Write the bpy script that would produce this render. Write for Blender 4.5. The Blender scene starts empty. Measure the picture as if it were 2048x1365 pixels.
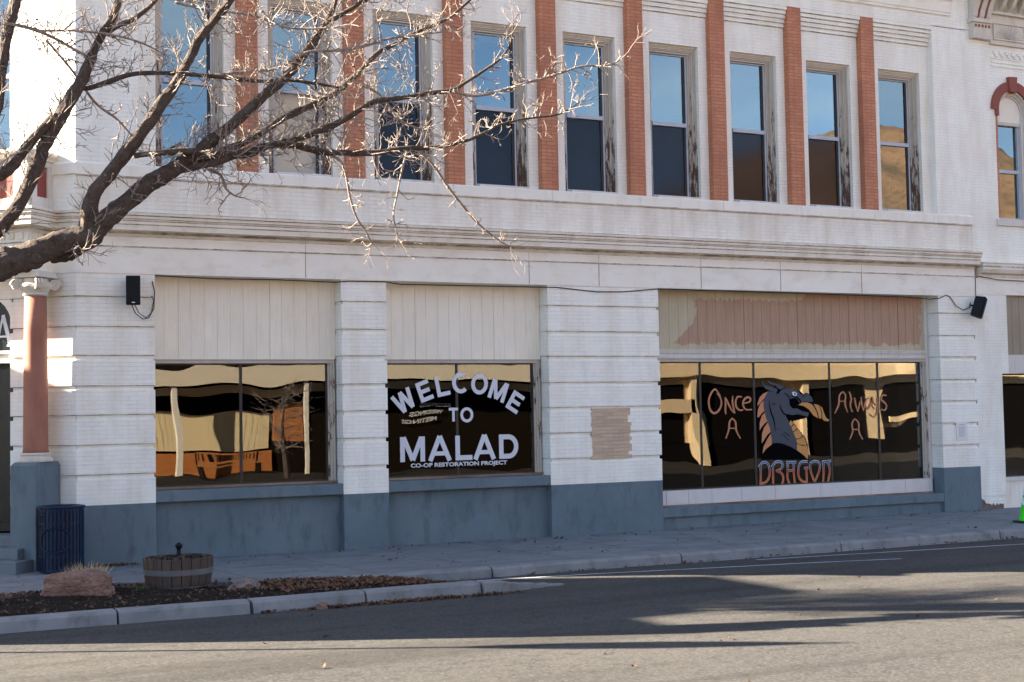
import bpy, bmesh, math, random
from math import sin, cos, pi, radians, sqrt, atan2, hypot
from mathutils import Vector, Matrix, noise
random.seed(7)
S = bpy.context.scene
COL = S.collection

# ---------------------------------------------------------------- camera
cam_d = bpy.data.cameras.new("camera"); cam = bpy.data.objects.new("camera", cam_d); COL.objects.link(cam)
Rv = Vector((0.89415992, -0.44736642, -0.01847495)); Uv = Vector((-0.00628602, -0.05380049, 0.99853192)); Fv = Vector((0.44770362, 0.89273108, 0.05091839))
cam.matrix_world = Matrix(((Rv.x, Uv.x, -Fv.x, 0), (Rv.y, Uv.y, -Fv.y, -21.07), (Rv.z, Uv.z, -Fv.z, 2.1), (0, 0, 0, 1)))
cam_d.sensor_width = 36; cam_d.lens = 49.99; cam_d.clip_end = 9000; cam_d.clip_start = 0.1
S.camera = cam

# ---------------------------------------------------------------- sky and sun
SUN_AZ = Vector((-0.875, 0.485)).normalized(); SUN_EL = radians(24)
W = bpy.data.worlds.new("World"); S.world = W; W.use_nodes = True
nt = W.node_tree; bg = nt.nodes['Background']
sky = nt.nodes.new('ShaderNodeTexSky'); sky.sky_type = 'NISHITA'; sky.sun_disc = False
sky.sun_elevation = SUN_EL; sky.sun_rotation = atan2(SUN_AZ.x, SUN_AZ.y)
sky.altitude = 1400; sky.air_density = 0.6; sky.dust_density = 0.9; sky.ozone_density = 0.6
_tc = nt.nodes.new('ShaderNodeTexCoord'); _mp = nt.nodes.new('ShaderNodeMapping'); _mp.inputs['Scale'].default_value = (1, 1, 3.2)
_nz = nt.nodes.new('ShaderNodeTexNoise'); _nz.inputs['Scale'].default_value = 3.6; _nz.inputs['Detail'].default_value = 6; _nz.inputs['Roughness'].default_value = .55
_rp = nt.nodes.new('ShaderNodeValToRGB'); _rp.color_ramp.elements[0].position = .44; _rp.color_ramp.elements[1].position = .72; _rp.color_ramp.elements[1].color = (.45, .45, .45, 1)
_mx = nt.nodes.new('ShaderNodeMix'); _mx.data_type = 'RGBA'; _mx.inputs[7].default_value = (5.0, 5.5, 6.0, 1)      # thin high cloud
nt.links.new(_tc.outputs['Generated'], _mp.inputs[0]); nt.links.new(_mp.outputs[0], _nz.inputs['Vector']); nt.links.new(_nz.outputs[0], _rp.inputs[0])
nt.links.new(_rp.outputs[0], _mx.inputs[0]); nt.links.new(sky.outputs[0], _mx.inputs[6]); nt.links.new(_mx.outputs[2], bg.inputs[0]); bg.inputs[1].default_value = SKY_STRENGTH = 0.05
sd = bpy.data.lights.new("sun", 'SUN'); sd.energy = 5.0; sd.angle = radians(0.5); sd.color = (1.0, 0.86, 0.68)
so = bpy.data.objects.new("sun", sd); COL.objects.link(so)
sv = Vector((SUN_AZ.x*cos(SUN_EL), SUN_AZ.y*cos(SUN_EL), sin(SUN_EL)))
so.rotation_euler = sv.to_track_quat('Z', 'Y').to_euler(); so.location = (-20, 10, 30)
S.view_settings.view_transform = 'Standard'; S.view_settings.look = 'None'
S.view_settings.exposure = 3.15; S.view_settings.gamma = 1.0

# ---------------------------------------------------------------- mesh builder
class MB:
    def __init__(s, M=None): s.v = []; s.f = []; s.M = M
    def add(s, vs, fs):
        o = len(s.v)
        for p in vs:
            p = Vector(p); s.v.append(s.M @ p if s.M else p)
        s.f += [tuple(i+o for i in f) for f in fs]
        return s
    def box(s, x0, x1, y0, y1, z0, z1):
        vs = [(x, y, z) for z in (z0, z1) for y in (y0, y1) for x in (x0, x1)]
        return s.add(vs, [(0,2,3,1),(4,5,7,6),(0,1,5,4),(2,6,7,3),(0,4,6,2),(1,3,7,5)])
    def prism(s, poly, y0, y1):          # polygon in x,z pushed along y
        n = len(poly)
        vs = [(p[0], y0, p[1]) for p in poly] + [(p[0], y1, p[1]) for p in poly]
        return s.add(vs, [tuple(range(n)), tuple(range(2*n-1, n-1, -1))] + [(i, i+n, (i+1) % n+n, (i+1) % n) for i in range(n)])
    def slab(s, poly, z0, z1):           # polygon in x,y pushed along z
        n = len(poly)
        vs = [(p[0], p[1], z0) for p in poly] + [(p[0], p[1], z1) for p in poly]
        return s.add(vs, [tuple(range(n-1, -1, -1)), tuple(range(n, 2*n))] + [(i, (i+1) % n, (i+1) % n+n, i+n) for i in range(n)])
    def tube(s, pts, rad, n=8, cap=True, rough=0):
        pts = [Vector(p) for p in pts]; m = len(pts)
        if not hasattr(rad, '__len__'): rad = [rad]*m
        d0 = (pts[1]-pts[0]).normalized(); a = d0.orthogonal().normalized(); vs = []
        for i, p in enumerate(pts):
            d = (pts[min(i+1, m-1)]-pts[max(i-1, 0)]).normalized()
            a = (a - d*a.dot(d)).normalized(); b = d.cross(a)
            for k in range(n):
                t = 2*pi*k/n; r = rad[i]
                if rough: r *= 1+rough*noise.noise(p*5+Vector((cos(t)*2, sin(t)*2, 0)))+rough*.9*noise.noise(p*14+Vector((cos(t)*5, sin(t)*5, 0)))
                vs.append(p + (a*cos(t)+b*sin(t))*r)
        fs = [(i*n+k, i*n+(k+1) % n, (i+1)*n+(k+1) % n, (i+1)*n+k) for i in range(m-1) for k in range(n)]
        if cap: fs += [tuple(range(n-1, -1, -1)), tuple(range((m-1)*n, m*n))]
        return s.add(vs, fs)
    def lathe(s, prof, c, n=32, cap=True):
        vs = [(c[0]+r*cos(2*pi*k/n), c[1]+r*sin(2*pi*k/n), c[2]+z) for r, z in prof for k in range(n)]
        m = len(prof)
        fs = [(i*n+k, i*n+(k+1) % n, (i+1)*n+(k+1) % n, (i+1)*n+k) for i in range(m-1) for k in range(n)]
        if cap: fs += [tuple(range(n-1, -1, -1)), tuple(range((m-1)*n, m*n))]
        return s.add(vs, fs)
    def sweep(s, prof, path):            # profile (out, z) along a level path, outward on the right hand
        path = [Vector(p) for p in path]; m = len(path); k = len(prof); vs = []
        nr = [Vector(((path[i+1]-path[i]).y, -(path[i+1]-path[i]).x)).normalized() for i in range(m-1)]
        for i, p in enumerate(path):
            a = nr[max(i-1, 0)]; b = nr[min(i, m-2)]; o = (a+b)/(1+a.dot(b))
            for q in prof: vs.append((p.x+o.x*q[0], p.y+o.y*q[0], q[1]))
        fs = [(i*k+j, i*k+j+1, (i+1)*k+j+1, (i+1)*k+j) for i in range(m-1) for j in range(k-1)]
        fs += [tuple(range(k)), tuple(range(m*k-1, (m-1)*k-1, -1))]
        return s.add(vs, fs)
    def build(s, name, mat, parent=None, bevel=0, smooth=False, label=None):
        me = bpy.data.meshes.new(name); me.from_pydata([tuple(v) for v in s.v], [], s.f); me.update()
        bm = bmesh.new(); bm.from_mesh(me); bmesh.ops.recalc_face_normals(bm, faces=bm.faces); bm.to_mesh(me); bm.free()
        if smooth:
            for p in me.polygons: p.use_smooth = True
        me.materials.append(mat)
        o = bpy.data.objects.new(name, me); COL.objects.link(o)
        if parent:
            o.parent = parent
            if parent.type == 'EMPTY': o.matrix_parent_inverse = parent.matrix_basis.inverted()
        if bevel:
            b = o.modifiers.new('bevel', 'BEVEL'); b.width = bevel; b.segments = 2; b.limit_method = 'ANGLE'; b.angle_limit = radians(40)
        if label: o['label'] = label
        return o

def thing(name, label, cat, loc=(0,0,0), group=None):
    o = bpy.data.objects.new(name, None); COL.objects.link(o); o.location = loc; o.empty_display_size = .2
    o['label'] = label; o['category'] = cat
    if group: o['group'] = group
    return o
def tag(o, label, cat, group=None, kind=None):
    if label: o['label'] = label
    if cat: o['category'] = cat
    if group: o['group'] = group
    if kind: o['kind'] = kind
    return o
def struct(o, label=None): o['kind'] = 'structure'; return o

# ---------------------------------------------------------------- materials
class NT:
    def __init__(s, name):
        s.m = bpy.data.materials.new(name); s.m.use_nodes = True; s.t = s.m.node_tree
        s.b = s.t.nodes['Principled BSDF']; s.out = s.t.nodes['Material Output']
    def n(s, typ, ins=None, **kw):
        x = s.t.nodes.new('ShaderNode'+typ)
        for k, v in kw.items(): setattr(x, k, v)
        for k, v in (ins or {}).items():
            if hasattr(v, 'is_output') or isinstance(v, bpy.types.NodeSocket): s.t.links.new(v, x.inputs[k])
            else: x.inputs[k].default_value = v
        return x
    def pos(s): return s.n('NewGeometry').outputs['Position']
    def noise(s, scale, detail=4, rough=.55, vec=None, stretch=None):
        v = vec or s.pos()
        if stretch: v = s.n('Mapping', {'Vector': v, 'Scale': stretch}).outputs[0]
        return s.n('TexNoise', {'Vector': v, 'Scale': scale, 'Detail': detail, 'Roughness': rough}).outputs[0]
    def ramp(s, f, stops):
        r = s.n('ValToRGB', {'Fac': f}); e = r.color_ramp.elements
        while len(e) < len(stops): e.new(.5)
        for i, (p, c) in enumerate(stops):
            e[i].position = p; e[i].color = (c, c, c, 1) if not hasattr(c, '__len__') else (*c, 1)
        return r.outputs[0]
    def mix(s, f, a, b, mode='MIX'):
        x = s.n('Mix', data_type='RGBA', blend_type=mode)
        for i, v in ((0, f), (6, a), (7, b)):
            if isinstance(v, bpy.types.NodeSocket): s.t.links.new(v, x.inputs[i])
            elif i == 0: x.inputs[0].default_value = v
            else: x.inputs[i].default_value = (*v, 1)
        return x.outputs[2]
    def math(s, op, a, b=0., c=None):
        ins = {0: a, 1: b}
        if c is not None: ins[2] = c
        return s.n('Math', ins, operation=op).outputs[0]
    def fin(s, col, rough=.7, bump=None, bs=.3, bd=.01, spec=None, metal=None):
        for k, v in (('Base Color', col), ('Roughness', rough), ('Specular IOR Level', spec), ('Metallic', metal)):
            if v is None: continue
            if isinstance(v, bpy.types.NodeSocket): s.t.links.new(v, s.b.inputs[k])
            else: s.b.inputs[k].default_value = (*v, 1) if hasattr(v, '__len__') else v
        if bump is not None:
            bn = s.n('Bump', {'Height': bump, 'Strength': bs, 'Distance': bd}); s.t.links.new(bn.outputs[0], s.b.inputs['Normal'])
        return s.m

def wall_uv(T, k=1.0):
    sp = T.n('SeparateXYZ', {0: T.pos()}); u = T.math('SUBTRACT', sp.outputs[0], T.math('MULTIPLY', sp.outputs[1], k))
    return T.n('CombineXYZ', {0: u, 1: sp.outputs[2]}).outputs[0], sp

def grime_shade_lines(T, sp, zs):
    '''thin broken dark lines at given heights: moulding grime, and groove shadow painted in'''
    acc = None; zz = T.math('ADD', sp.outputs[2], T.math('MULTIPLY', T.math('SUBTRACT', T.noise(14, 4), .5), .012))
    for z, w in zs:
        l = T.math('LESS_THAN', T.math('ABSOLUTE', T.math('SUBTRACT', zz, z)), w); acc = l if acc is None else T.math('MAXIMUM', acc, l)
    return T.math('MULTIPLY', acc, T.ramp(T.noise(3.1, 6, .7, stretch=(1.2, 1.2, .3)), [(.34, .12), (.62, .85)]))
def m_brick(name, c1, c2, mortar, dirt, dirtamt, mshow=.6, k=1.0, streak=.5, shift=0, grime_shade=None, gmin=.10):
    T = NT(name); uv, sp = wall_uv(T, k)
    if shift: uv = T.n('Mapping', {'Vector': uv, 'Location': (0, shift, 0)}).outputs[0]
    br = T.n('TexBrick', {'Vector': uv, 'Color1': (*c1, 1), 'Color2': (*c2, 1), 'Mortar': (*c1, 1), 'Scale': 1.0, 'Mortar Size': .0042, 'Mortar Smooth': .35, 'Bias': 0., 'Brick Width': .215, 'Row Height': .0614})
    br.offset = .5
    gate = T.ramp(T.noise(2.6, 7, .75), [(.40, gmin), (.66, 1)])
    mf = T.math('MULTIPLY', br.outputs['Fac'], T.math('MULTIPLY', gate, mshow))
    c = T.mix(mf, br.outputs['Color'], mortar)
    st = T.ramp(T.noise(3.0, 5, .6, stretch=(1, 1, .22)), [(.42, 0), (.72, 1)])
    c = T.mix(T.math('MULTIPLY', st, dirtamt), c, dirt)
    sp2 = T.ramp(T.noise(30, 3, .7), [(.69, 0), (.73, 1)]); 
    c = T.mix(T.math('MULTIPLY', sp2, .45), c, tuple(x*.45 for x in dirt))
    if grime_shade: c = T.mix(grime_shade_lines(T, sp, grime_shade), c, (.13,.085,.055))
    h = T.math('SUBTRACT', T.math('MULTIPLY', T.noise(60, 3), .25), br.outputs['Fac'])
    return T.fin(c, .62, h, .55, .006)

M = {}
M['white_brick'] = m_brick('painted_white_brick', (.87,.875,.80), (.84,.845,.775), (.36,.31,.28), (.60,.52,.40), .42, .5, grime_shade=[(z, .0065) for z in (1.33, 1.76, 2.19, 2.612, 3.053, 3.475, 3.912)]+[(9.22, .006), (9.297, .006), (9.374, .006), (9.451, .006), (9.528, .006), (9.605, .006)])  # lines at the groove tops paint their shadow into the brick colour
M['white_plain'] = m_brick('plain_white_brick', (.87,.875,.80), (.84,.845,.775), (.36,.31,.28), (.60,.52,.40), .42, .5)
M['beige_brick'] = m_brick('stained_white_brick', (.81,.785,.70), (.77,.745,.665), (.32,.27,.22), (.52,.44,.33), .6, .6, grime_shade=[(5.16, .008), (5.665, .007)])
M['terra_brick'] = m_brick('terracotta_painted_brick', (.55,.225,.115), (.46,.175,.085), (.060,.022,.014), (.25,.085,.045), .6, 1.0, gmin=.6)
M['tan_brick'] = m_brick('bare_tan_brick', (.58,.43,.30), (.46,.33,.225), (.20,.16,.12), (.42,.36,.27), .3, .95)

def m_plaster(name, c1, c2, c3, amt=.6, spot=.5, streak=(1,1,.3), rough=.75, bs=.25, grime_shade=None):
    T = NT(name)
    n1 = T.ramp(T.noise(1.3, 6, .6), [(.35, 0), (.7, 1)])
    c = T.mix(T.math('MULTIPLY', n1, amt), c1, c2)
    n2 = T.ramp(T.noise(3.5, 6, .65, stretch=streak), [(.5, 0), (.78, 1)])
    c = T.mix(T.math('MULTIPLY', n2, amt), c, c3)
    n3 = T.ramp(T.noise(22, 3, .6), [(.70, 0), (.75, 1)])
    c = T.mix(T.math('MULTIPLY', n3, spot), c, tuple(x*.4 for x in c3))
    if grime_shade: c = T.mix(grime_shade_lines(T, T.n('SeparateXYZ', {0: T.pos()}), grime_shade), c, (.13,.09,.06))
    return T.fin(c, rough, T.noise(70, 5, .6), bs, .006, .5 if rough < .9 else .05)
M['frieze'] = m_plaster('weathered_cream_stone', (.80,.77,.68), (.86,.85,.79), (.62,.56,.44), .75, .5, (.5,.5,.9), grime_shade=[(4.646, .008), (4.797, .006), (4.655, .003)])
M['cornice'] = m_plaster('dirty_cream_moulding', (.74,.69,.58), (.80,.77,.69), (.50,.42,.30), .85, .6, (1,1,.6), grime_shade=[(4.85, .016), (4.955, .006), (5.005, .006), (5.033, .005), (5.08, .006), (5.125, .007)])
M['sill_stone'] = m_plaster('cream_sill_stone', (.80,.77,.68), (.85,.83,.77), (.60,.53,.42), .6, .4, grime_shade=[(5.68, .006)])
M['blue_base'] = m_plaster('blue_grey_render', (.10,.145,.172), (.135,.182,.208), (.062,.085,.10), 1.0, .5, (1.5,1.5,.5), .8, .5)
M['trim'] = m_plaster('old_white_wood_trim', (.60,.57,.52), (.66,.64,.60), (.40,.35,.28), .7, .5, (3,3,.3))
M['tile'] = m_plaster('white_tile', (.60,.58,.56), (.64,.62,.60), (.50,.46,.42), .6, .2)
M['cap_stone'] = m_plaster('carved_cream_stone', (.60,.56,.48), (.66,.63,.57), (.38,.31,.22), .7, .5)
M['column_paint'] = m_plaster('faded_terracotta_paint', (.29,.112,.07), (.35,.155,.105), (.19,.065,.04), .9, .4, (1,1,.25))
M['red_panel'] = m_plaster('dull_red_panel', (.22,.045,.035), (.25,.06,.045), (.17,.035,.03), .5, .1)
M['red_stone'] = m_plaster('painted_red_stone', (.24,.065,.045), (.27,.085,.06), (.18,.045,.03), .6, .3)
M['planter_concrete'] = m_plaster('kerb_concrete', (.17,.18,.185), (.26,.265,.27), (.09,.085,.08), .95, .7, (1,1,.6), .85, .6)
M['old_wood'] = m_plaster('bare_brown_sill_wood', (.17,.095,.06), (.30,.24,.18), (.08,.04,.025), .9, .5, (.4,3,3))

def m_peeling():
    T = NT('peeling_window_casing_paint'); sp = T.n('SeparateXYZ', {0: T.pos()})
    n = T.noise(5.5, 7, .72, stretch=(3, 3, .55))
    low = T.n('MapRange', {0: sp.outputs[2], 1: 5.8, 2: 8.6, 3: .16, 4: -.10}).outputs[0]
    f = T.ramp(T.math('ADD', n, low), [(.585, 0), (.605, 1)])
    c = T.mix(T.ramp(T.noise(4, 5, .6, stretch=(3,3,.3)), [(.3, 0), (.7, 1)]), (.56,.52,.45), (.40,.36,.29))
    w = T.mix(T.noise(12, 4, .6, stretch=(2,2,.2)), (.05,.022,.014), (.16,.10,.065))
    g = T.ramp(T.math('ADD', T.noise(9, 7, .72, stretch=(3,3,.4)), low), [(.6,0),(.63,1)])
    c = T.mix(T.math('MULTIPLY', g, .6), c, (.30,.29,.26)); c = T.mix(f, c, w)
    return T.fin(c, .75, T.math('SUBTRACT', T.noise(25, 4), f), .5, .01)
M['peeling'] = m_peeling()

def m_plywood(name, base, alt, low=None, patch=None):
    T = NT(name); sp = T.n('SeparateXYZ', {0: T.pos()})
    c = T.mix(T.ramp(T.noise(2.4, 5, .6, stretch=(1, 1, .6)), [(.35, 0), (.7, 1)]), base, alt)
    c = T.mix(T.math('MULTIPLY', T.ramp(T.noise(6, 6, .65, stretch=(6, 1, .35)), [(.5, 0), (.8, 1)]), .45), c, tuple(x*.72 for x in alt))
    if patch:   # brown coat brushed over the boards, leaving a ragged unpainted margin
        jag = T.math('MULTIPLY', T.math('SUBTRACT', T.noise(9, 5, .7, stretch=(1, 1, .25)), .5), .34)
        z = T.math('ADD', sp.outputs[2], jag)
        lo = T.math('GREATER_THAN', z, 3.30)
        hiz = T.n('MapRange', {0: sp.outputs[0], 1: 16.8, 2: 17.1, 3: 4.11, 4: 4.4}).outputs[0]
        hi = T.math('LESS_THAN', z, hiz)
        xj = T.math('ADD', sp.outputs[0], T.math('MULTIPLY', T.math('SUBTRACT', T.noise(5, 5, .7), .5), .35))
        lx = T.n('MapRange', {0: sp.outputs[2], 1: 3.3, 2: 3.75, 3: 13.95, 4: 14.42}).outputs[0]
        l = T.math('GREATER_THAN', xj, lx); r = T.math('LESS_THAN', xj, 19.72)
        f = T.math('MULTIPLY', T.math('MULTIPLY', lo, hi), T.math('MULTIPLY', l, r))
        pc = T.mix(T.ramp(T.noise(4, 6, .65, stretch=(8, 1, .4)), [(.35, 0), (.7, 1)]), patch, tuple(x*1.35 for x in patch))
        c = T.mix(T.math('MULTIPLY', f, .93), c, pc)
    return T.fin(c, .8, T.noise(14, 5, .6, stretch=(8, 8, .4)), .2, .004)
M['ply_cream'] = m_plywood('cream_grooved_plywood', (.84,.80,.685), (.76,.725,.61))
M['ply_brown'] = m_plywood('half_painted_plywood', (.50,.45,.32), (.43,.38,.26), patch=(.34,.215,.145))
M['ply_tan'] = m_plywood('tan_grooved_plywood', (.32,.27,.20), (.28,.235,.17))

def m_simple(name, c, rough=.5, metal=0., spec=.5, var=.15, sc=8):
    T = NT(name); f = T.noise(sc, 4, .6)
    return T.fin(T.mix(f, tuple(x*(1-var) for x in c), tuple(min(1, x*(1+var)) for x in c)), rough, T.noise(60, 3), .08, .003, 0. if rough >= .89 else spec, metal)
M['black'] = m_simple('black_plastic', (.003,.005,.006), .5, 0, .2)
M['frame_dark'] = m_simple('dark_bronze_frame', (.012,.011,.010), .5)
M['sash'] = m_simple('pale_blue_grey_sash', (.42,.47,.54), .45)
M['blue_steel'] = m_simple('blue_painted_steel', (.0012,.013,.042), .45, 0, .25, .12)
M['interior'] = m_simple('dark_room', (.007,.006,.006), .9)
M['lettering'] = m_simple('white_vinyl_lettering', (.60,.63,.69), .6, var=.04)
M['rubber'] = m_simple('black_rubber', (.012,.012,.013), .7)
M['paper'] = m_simple('white_paper', (.72,.72,.70), .7, var=.03)
M['ink'] = m_simple('grey_ink', (.42,.42,.44), .8)
M['cone_green'] = m_simple('lime_green_vinyl', (.045,.72,.02), .4, var=.05)
M['cone_white'] = m_simple('white_reflective_band', (.75,.77,.8), .35, var=.04)
M['hoop'] = m_simple('dull_galvanised_hoop', (.17,.185,.20), .45, .6)
M['white_blind'] = m_plaster('pale_roller_blind', (.62,.60,.56), (.66,.64,.6), (.55,.52,.46), .3, 0)
M['tan_blind'] = m_plaster('tan_roller_blind', (.78,.65,.42), (.82,.7,.48), (.66,.54,.34), .3, 0)
M['dark_curtain'] = m_simple('dark_screen', (.14,.13,.125), .9, var=.3, sc=4)
M['metal'] = m_simple('grey_post_metal', (.18,.18,.18), .5, .5)
M['soot_wire'] = m_simple('black_cable', (.012,.012,.013), .6)

def m_glass(name, refl, tint=(.8,.82,.82), wav=.006, wsc=1.1, rough=.0, power=1.0, gcol=(1, 1, 1, 1)):
    T = NT(name); t = T.t
    hgt = T.noise(wsc, 2, .4, stretch=(1, 1, .6))
    bn = T.n('Bump', {'Height': hgt, 'Strength': 1.0, 'Distance': wav})
    gl = T.n('BsdfGlossy', {'Color': gcol, 'Roughness': rough, 'Normal': bn.outputs[0]})
    tr = T.n('BsdfTransparent', {'Color': (*tint, 1)})
    lw = T.n('Fresnel', {'IOR': 1.5})
    fac = T.math('ADD', T.math('MULTIPLY', lw.outputs[0], power), refl)
    mx = T.n('MixShader', {0: fac, 1: tr.outputs[0], 2: gl.outputs[0]})
    t.links.new(mx.outputs[0], T.out.inputs[0]); return T.m
M['shop_glass'] = m_glass('shop_window_glass', .03, (.62,.62,.6), .017, .5, .0, .55)
M['sky_glass'] = m_glass('upper_window_glass', .15, (.5,.53,.56), .006, .8, gcol=(.82,.97,.93, 1))
M['screen_glass'] = m_glass('screened_lower_glass', .006, (.55,.57,.6), .004, .9, .06, .2)

def m_asphalt():
    T = NT('dark_fresh_asphalt'); p = T.pos()
    big = T.noise(.35, 5, .6, stretch=(.5, 1.6, 1)); fine = T.noise(85, 2, .7); mid = T.noise(7, 5, .65)
    c = T.mix(T.ramp(big, [(.3, 0), (.7, 1)]), (.050,.051,.053), (.072,.070,.067))
    c = T.mix(T.math('MULTIPLY', T.ramp(fine, [(.52, 0), (.72, 1)]), .65), c, (.15,.14,.13))
    c = T.mix(T.math('MULTIPLY', T.ramp(T.noise(24, 4, .75), [(.46, 0), (.66, 1)]), .6), c, (.15,.143,.13))
    c = T.mix(T.math('MULTIPLY', T.ramp(mid, [(.5, 0), (.72, 1)]), .5), c, (.028,.026,.025))
    ty = T.noise(1.3, 4, .6, vec=T.n('Mapping', {'Vector': p, 'Rotation': (0, 0, .06), 'Scale': (.10, 1.1, 1)}).outputs[0])
    c = T.mix(T.math('MULTIPLY', T.ramp(ty, [(.48, 0), (.66, 1)]), .42), c, (.035,.033,.032))
    dn = T.n('TexNoise', {'Vector': p, 'Scale': .8, 'Detail': 5, 'Roughness': .7}).outputs['Color']
    pw = T.n('VectorMath', {0: p, 1: T.n('VectorMath', {0: dn, 3: 2.6}, operation='SCALE').outputs[0]}, operation='ADD').outputs[0]
    cv = T.n('TexVoronoi', {'Vector': T.n('Mapping', {'Vector': pw, 'Scale': (.22, .4, 1)}).outputs[0], 'Scale': 1.}, feature='DISTANCE_TO_EDGE').outputs[0]
    c = T.mix(T.math('MULTIPLY', T.math('LESS_THAN', T.math('ADD', cv, T.math('MULTIPLY', T.noise(5, 5, .7), .03)), .0175), .45), c, (.02,.019,.018))
    vo = T.n('TexVoronoi', {'Vector': p, 'Scale': 9.0}); c = T.mix(T.math('MULTIPLY', T.math('LESS_THAN', vo.outputs[0], .035), .6), c, (.3,.3,.3))
    return T.fin(c, .62, T.math('ADD', fine, T.math('MULTIPLY', mid, .5)), .32, .008, .02)
M['asphalt'] = m_asphalt()
def m_walk():
    T = NT('sidewalk_concrete'); sp = T.n('SeparateXYZ', {0: T.pos()})
    u = T.math('ADD', sp.outputs[0], T.math('MULTIPLY', sp.outputs[1], .16))
    uv = T.n('CombineXYZ', {0: T.math('SUBTRACT', u, 6.52), 1: T.math('ADD', sp.outputs[1], 1.75)}).outputs[0]
    br = T.n('TexBrick', {'Vector': uv, 'Color1': (.165,.185,.205,1), 'Color2': (.20,.215,.235,1), 'Mortar': (.055,.055,.058,1), 'Scale': 1., 'Mortar Size': .011, 'Mortar Smooth': .4, 'Brick Width': 1.55, 'Row Height': 1.75}); br.offset = 0
    c = T.mix(T.math('MULTIPLY', T.ramp(T.noise(1.5, 6, .65, stretch=(1, 2, 1)), [(.42, 0), (.72, 1)]), .8), br.outputs['Color'], (.105,.11,.12))
    c = T.mix(T.math('MULTIPLY', T.ramp(T.noise(.9, 6, .7), [(.56, 0), (.62, 1)]), .35), c, (.085,.085,.09))
    cr = T.n('TexVoronoi', {'Vector': T.n('VectorMath', {0: T.pos(), 1: T.n('TexNoise', {'Vector': T.pos(), 'Scale': 1.6, 'Detail': 5}).outputs['Color']}, operation='ADD').outputs[0], 'Scale': .55}, feature='DISTANCE_TO_EDGE').outputs[0]
    c = T.mix(T.math('MULTIPLY', T.math('LESS_THAN', cr, .006), .6), c, (.05,.05,.052))
    c = T.mix(T.math('MULTIPLY', T.ramp(T.noise(40, 3, .6), [(.62, 0), (.7, 1)]), .35), c, (.10,.10,.10))
    return T.fin(c, .82, T.math('SUBTRACT', T.noise(60, 4), br.outputs['Fac']), .35, .006)
M['walk'] = m_walk()
M['road_paint'] = m_plaster('worn_white_road_paint', (.50,.55,.62), (.42,.47,.54), (.12,.13,.14), .75, .6, (1,1,1), .7)
M['soil'] = m_plaster('dark_mulch_soil', (.018,.014,.012), (.03,.023,.018), (.010,.008,.008), .8, .3, (1,1,1), .95, .9)
def m_bark(name, a, b, c3, sc=1.):
    T = NT(name)
    n1 = T.noise(11*sc, 7, .7, stretch=(1, 1, 1)); n2 = T.noise(38*sc, 5, .7)
    c = T.mix(T.ramp(n1, [(.3, 0), (.65, 1)]), a, b); c = T.mix(T.math('MULTIPLY', T.ramp(n2, [(.55, 0), (.7, 1)]), .6), c, c3)
    return T.fin(c, .9, T.math('ADD', n1, T.math('MULTIPLY', n2, .6)), 1.0, .03)
M['bark'] = m_bark('rough_grey_brown_bark', (.030,.020,.015), (.095,.068,.052), (.22,.18,.145))
M['twig'] = m_bark('pale_twig_bark', (.16,.12,.10), (.42,.35,.30), (.55,.48,.42), 2.)
M['leaf'] = m_simple('dry_brown_leaf', (.13,.062,.030), .8, var=.75, sc=25)
M['chip'] = m_simple('wood_chip', (.10,.075,.06), .9, var=.85, sc=30)
M['boulder'] = m_bark('red_sandstone', (.13,.07,.05), (.27,.155,.115), (.42,.31,.25), .6)
M['pale_rock'] = m_bark('pink_grey_rock', (.14,.11,.10), (.25,.20,.185), (.19,.10,.075), .6)
M['stave'] = m_plaster('weathered_barrel_wood', (.045,.028,.020), (.095,.072,.058), (.04,.022,.015), .9, .4, (5,5,.4), .85, .5)
M['straw'] = m_simple('dry_straw_grass', (.55,.43,.25), .8, var=.3, sc=20)
M['cream_wall'] = m_plaster('sunlit_cream_wall', (.70,.52,.31), (.74,.57,.36), (.6,.44,.25), .5, .1)
M['orange_brick'] = m_brick('orange_brick', (.55,.20,.05), (.45,.15,.035), (.3,.2,.1), (.4,.15,.05), .4)
M['hill'] = m_plaster('dry_grass_hill', (.26,.18,.10), (.32,.23,.13), (.08,.075,.05), .9, .0, (1,1,1), .9, 0)
M['earth'] = m_plaster('bare_ground', (.16,.14,.11), (.19,.16,.12), (.12,.10,.08), .5, 0)

# drawing helpers: brush strokes laid on glass as thin paint
def stroke(mb, pts, ws, y, th=.0015, sub=3):
    P = [Vector((a, b)) for a, b in pts]; n = len(P)
    if n > 2 and sub > 1:      # Catmull-Rom smoothing
        Q = []; Wd = []
        for i in range(n-1):
            p0, p1, p2, p3 = P[max(i-1, 0)], P[i], P[i+1], P[min(i+2, n-1)]
            for k in range(sub):
                t = k/sub
                Q.append(.5*((2*p1)+(p2-p0)*t+(2*p0-5*p1+4*p2-p3)*t*t+(3*p1-p0-3*p2+p3)*t**3)); Wd.append(ws[i]+(ws[i+1]-ws[i])*t)
        Q.append(P[-1]); Wd.append(ws[-1]); P = Q; ws = Wd; n = len(P)
    L = []; R = []
    for i in range(n):
        d = (P[min(i+1, n-1)]-P[max(i-1, 0)]); d = d.normalized() if d.length else Vector((1, 0))
        nn = Vector((-d.y, d.x)); L.append(P[i]+nn*ws[i]/2); R.append(P[i]-nn*ws[i]/2)
    vs = []
    for yy in (y, y+th):
        for i in range(n): vs += [(L[i].x, yy, L[i].y), (R[i].x, yy, R[i].y)]
    m = 2*n
    fs = []
    for i in range(n-1):
        a = 2*i; fs += [(a, a+1, a+3, a+2), (m+a, m+a+2, m+a+3, m+a+1), (a, a+2, m+a+2, m+a), (a+1, m+a+1, m+a+3, a+3)]
    fs += [(0, m, m+1, 1), (m-2, m-1, 2*m-1, 2*m-2)]
    mb.add(vs, fs)
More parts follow.
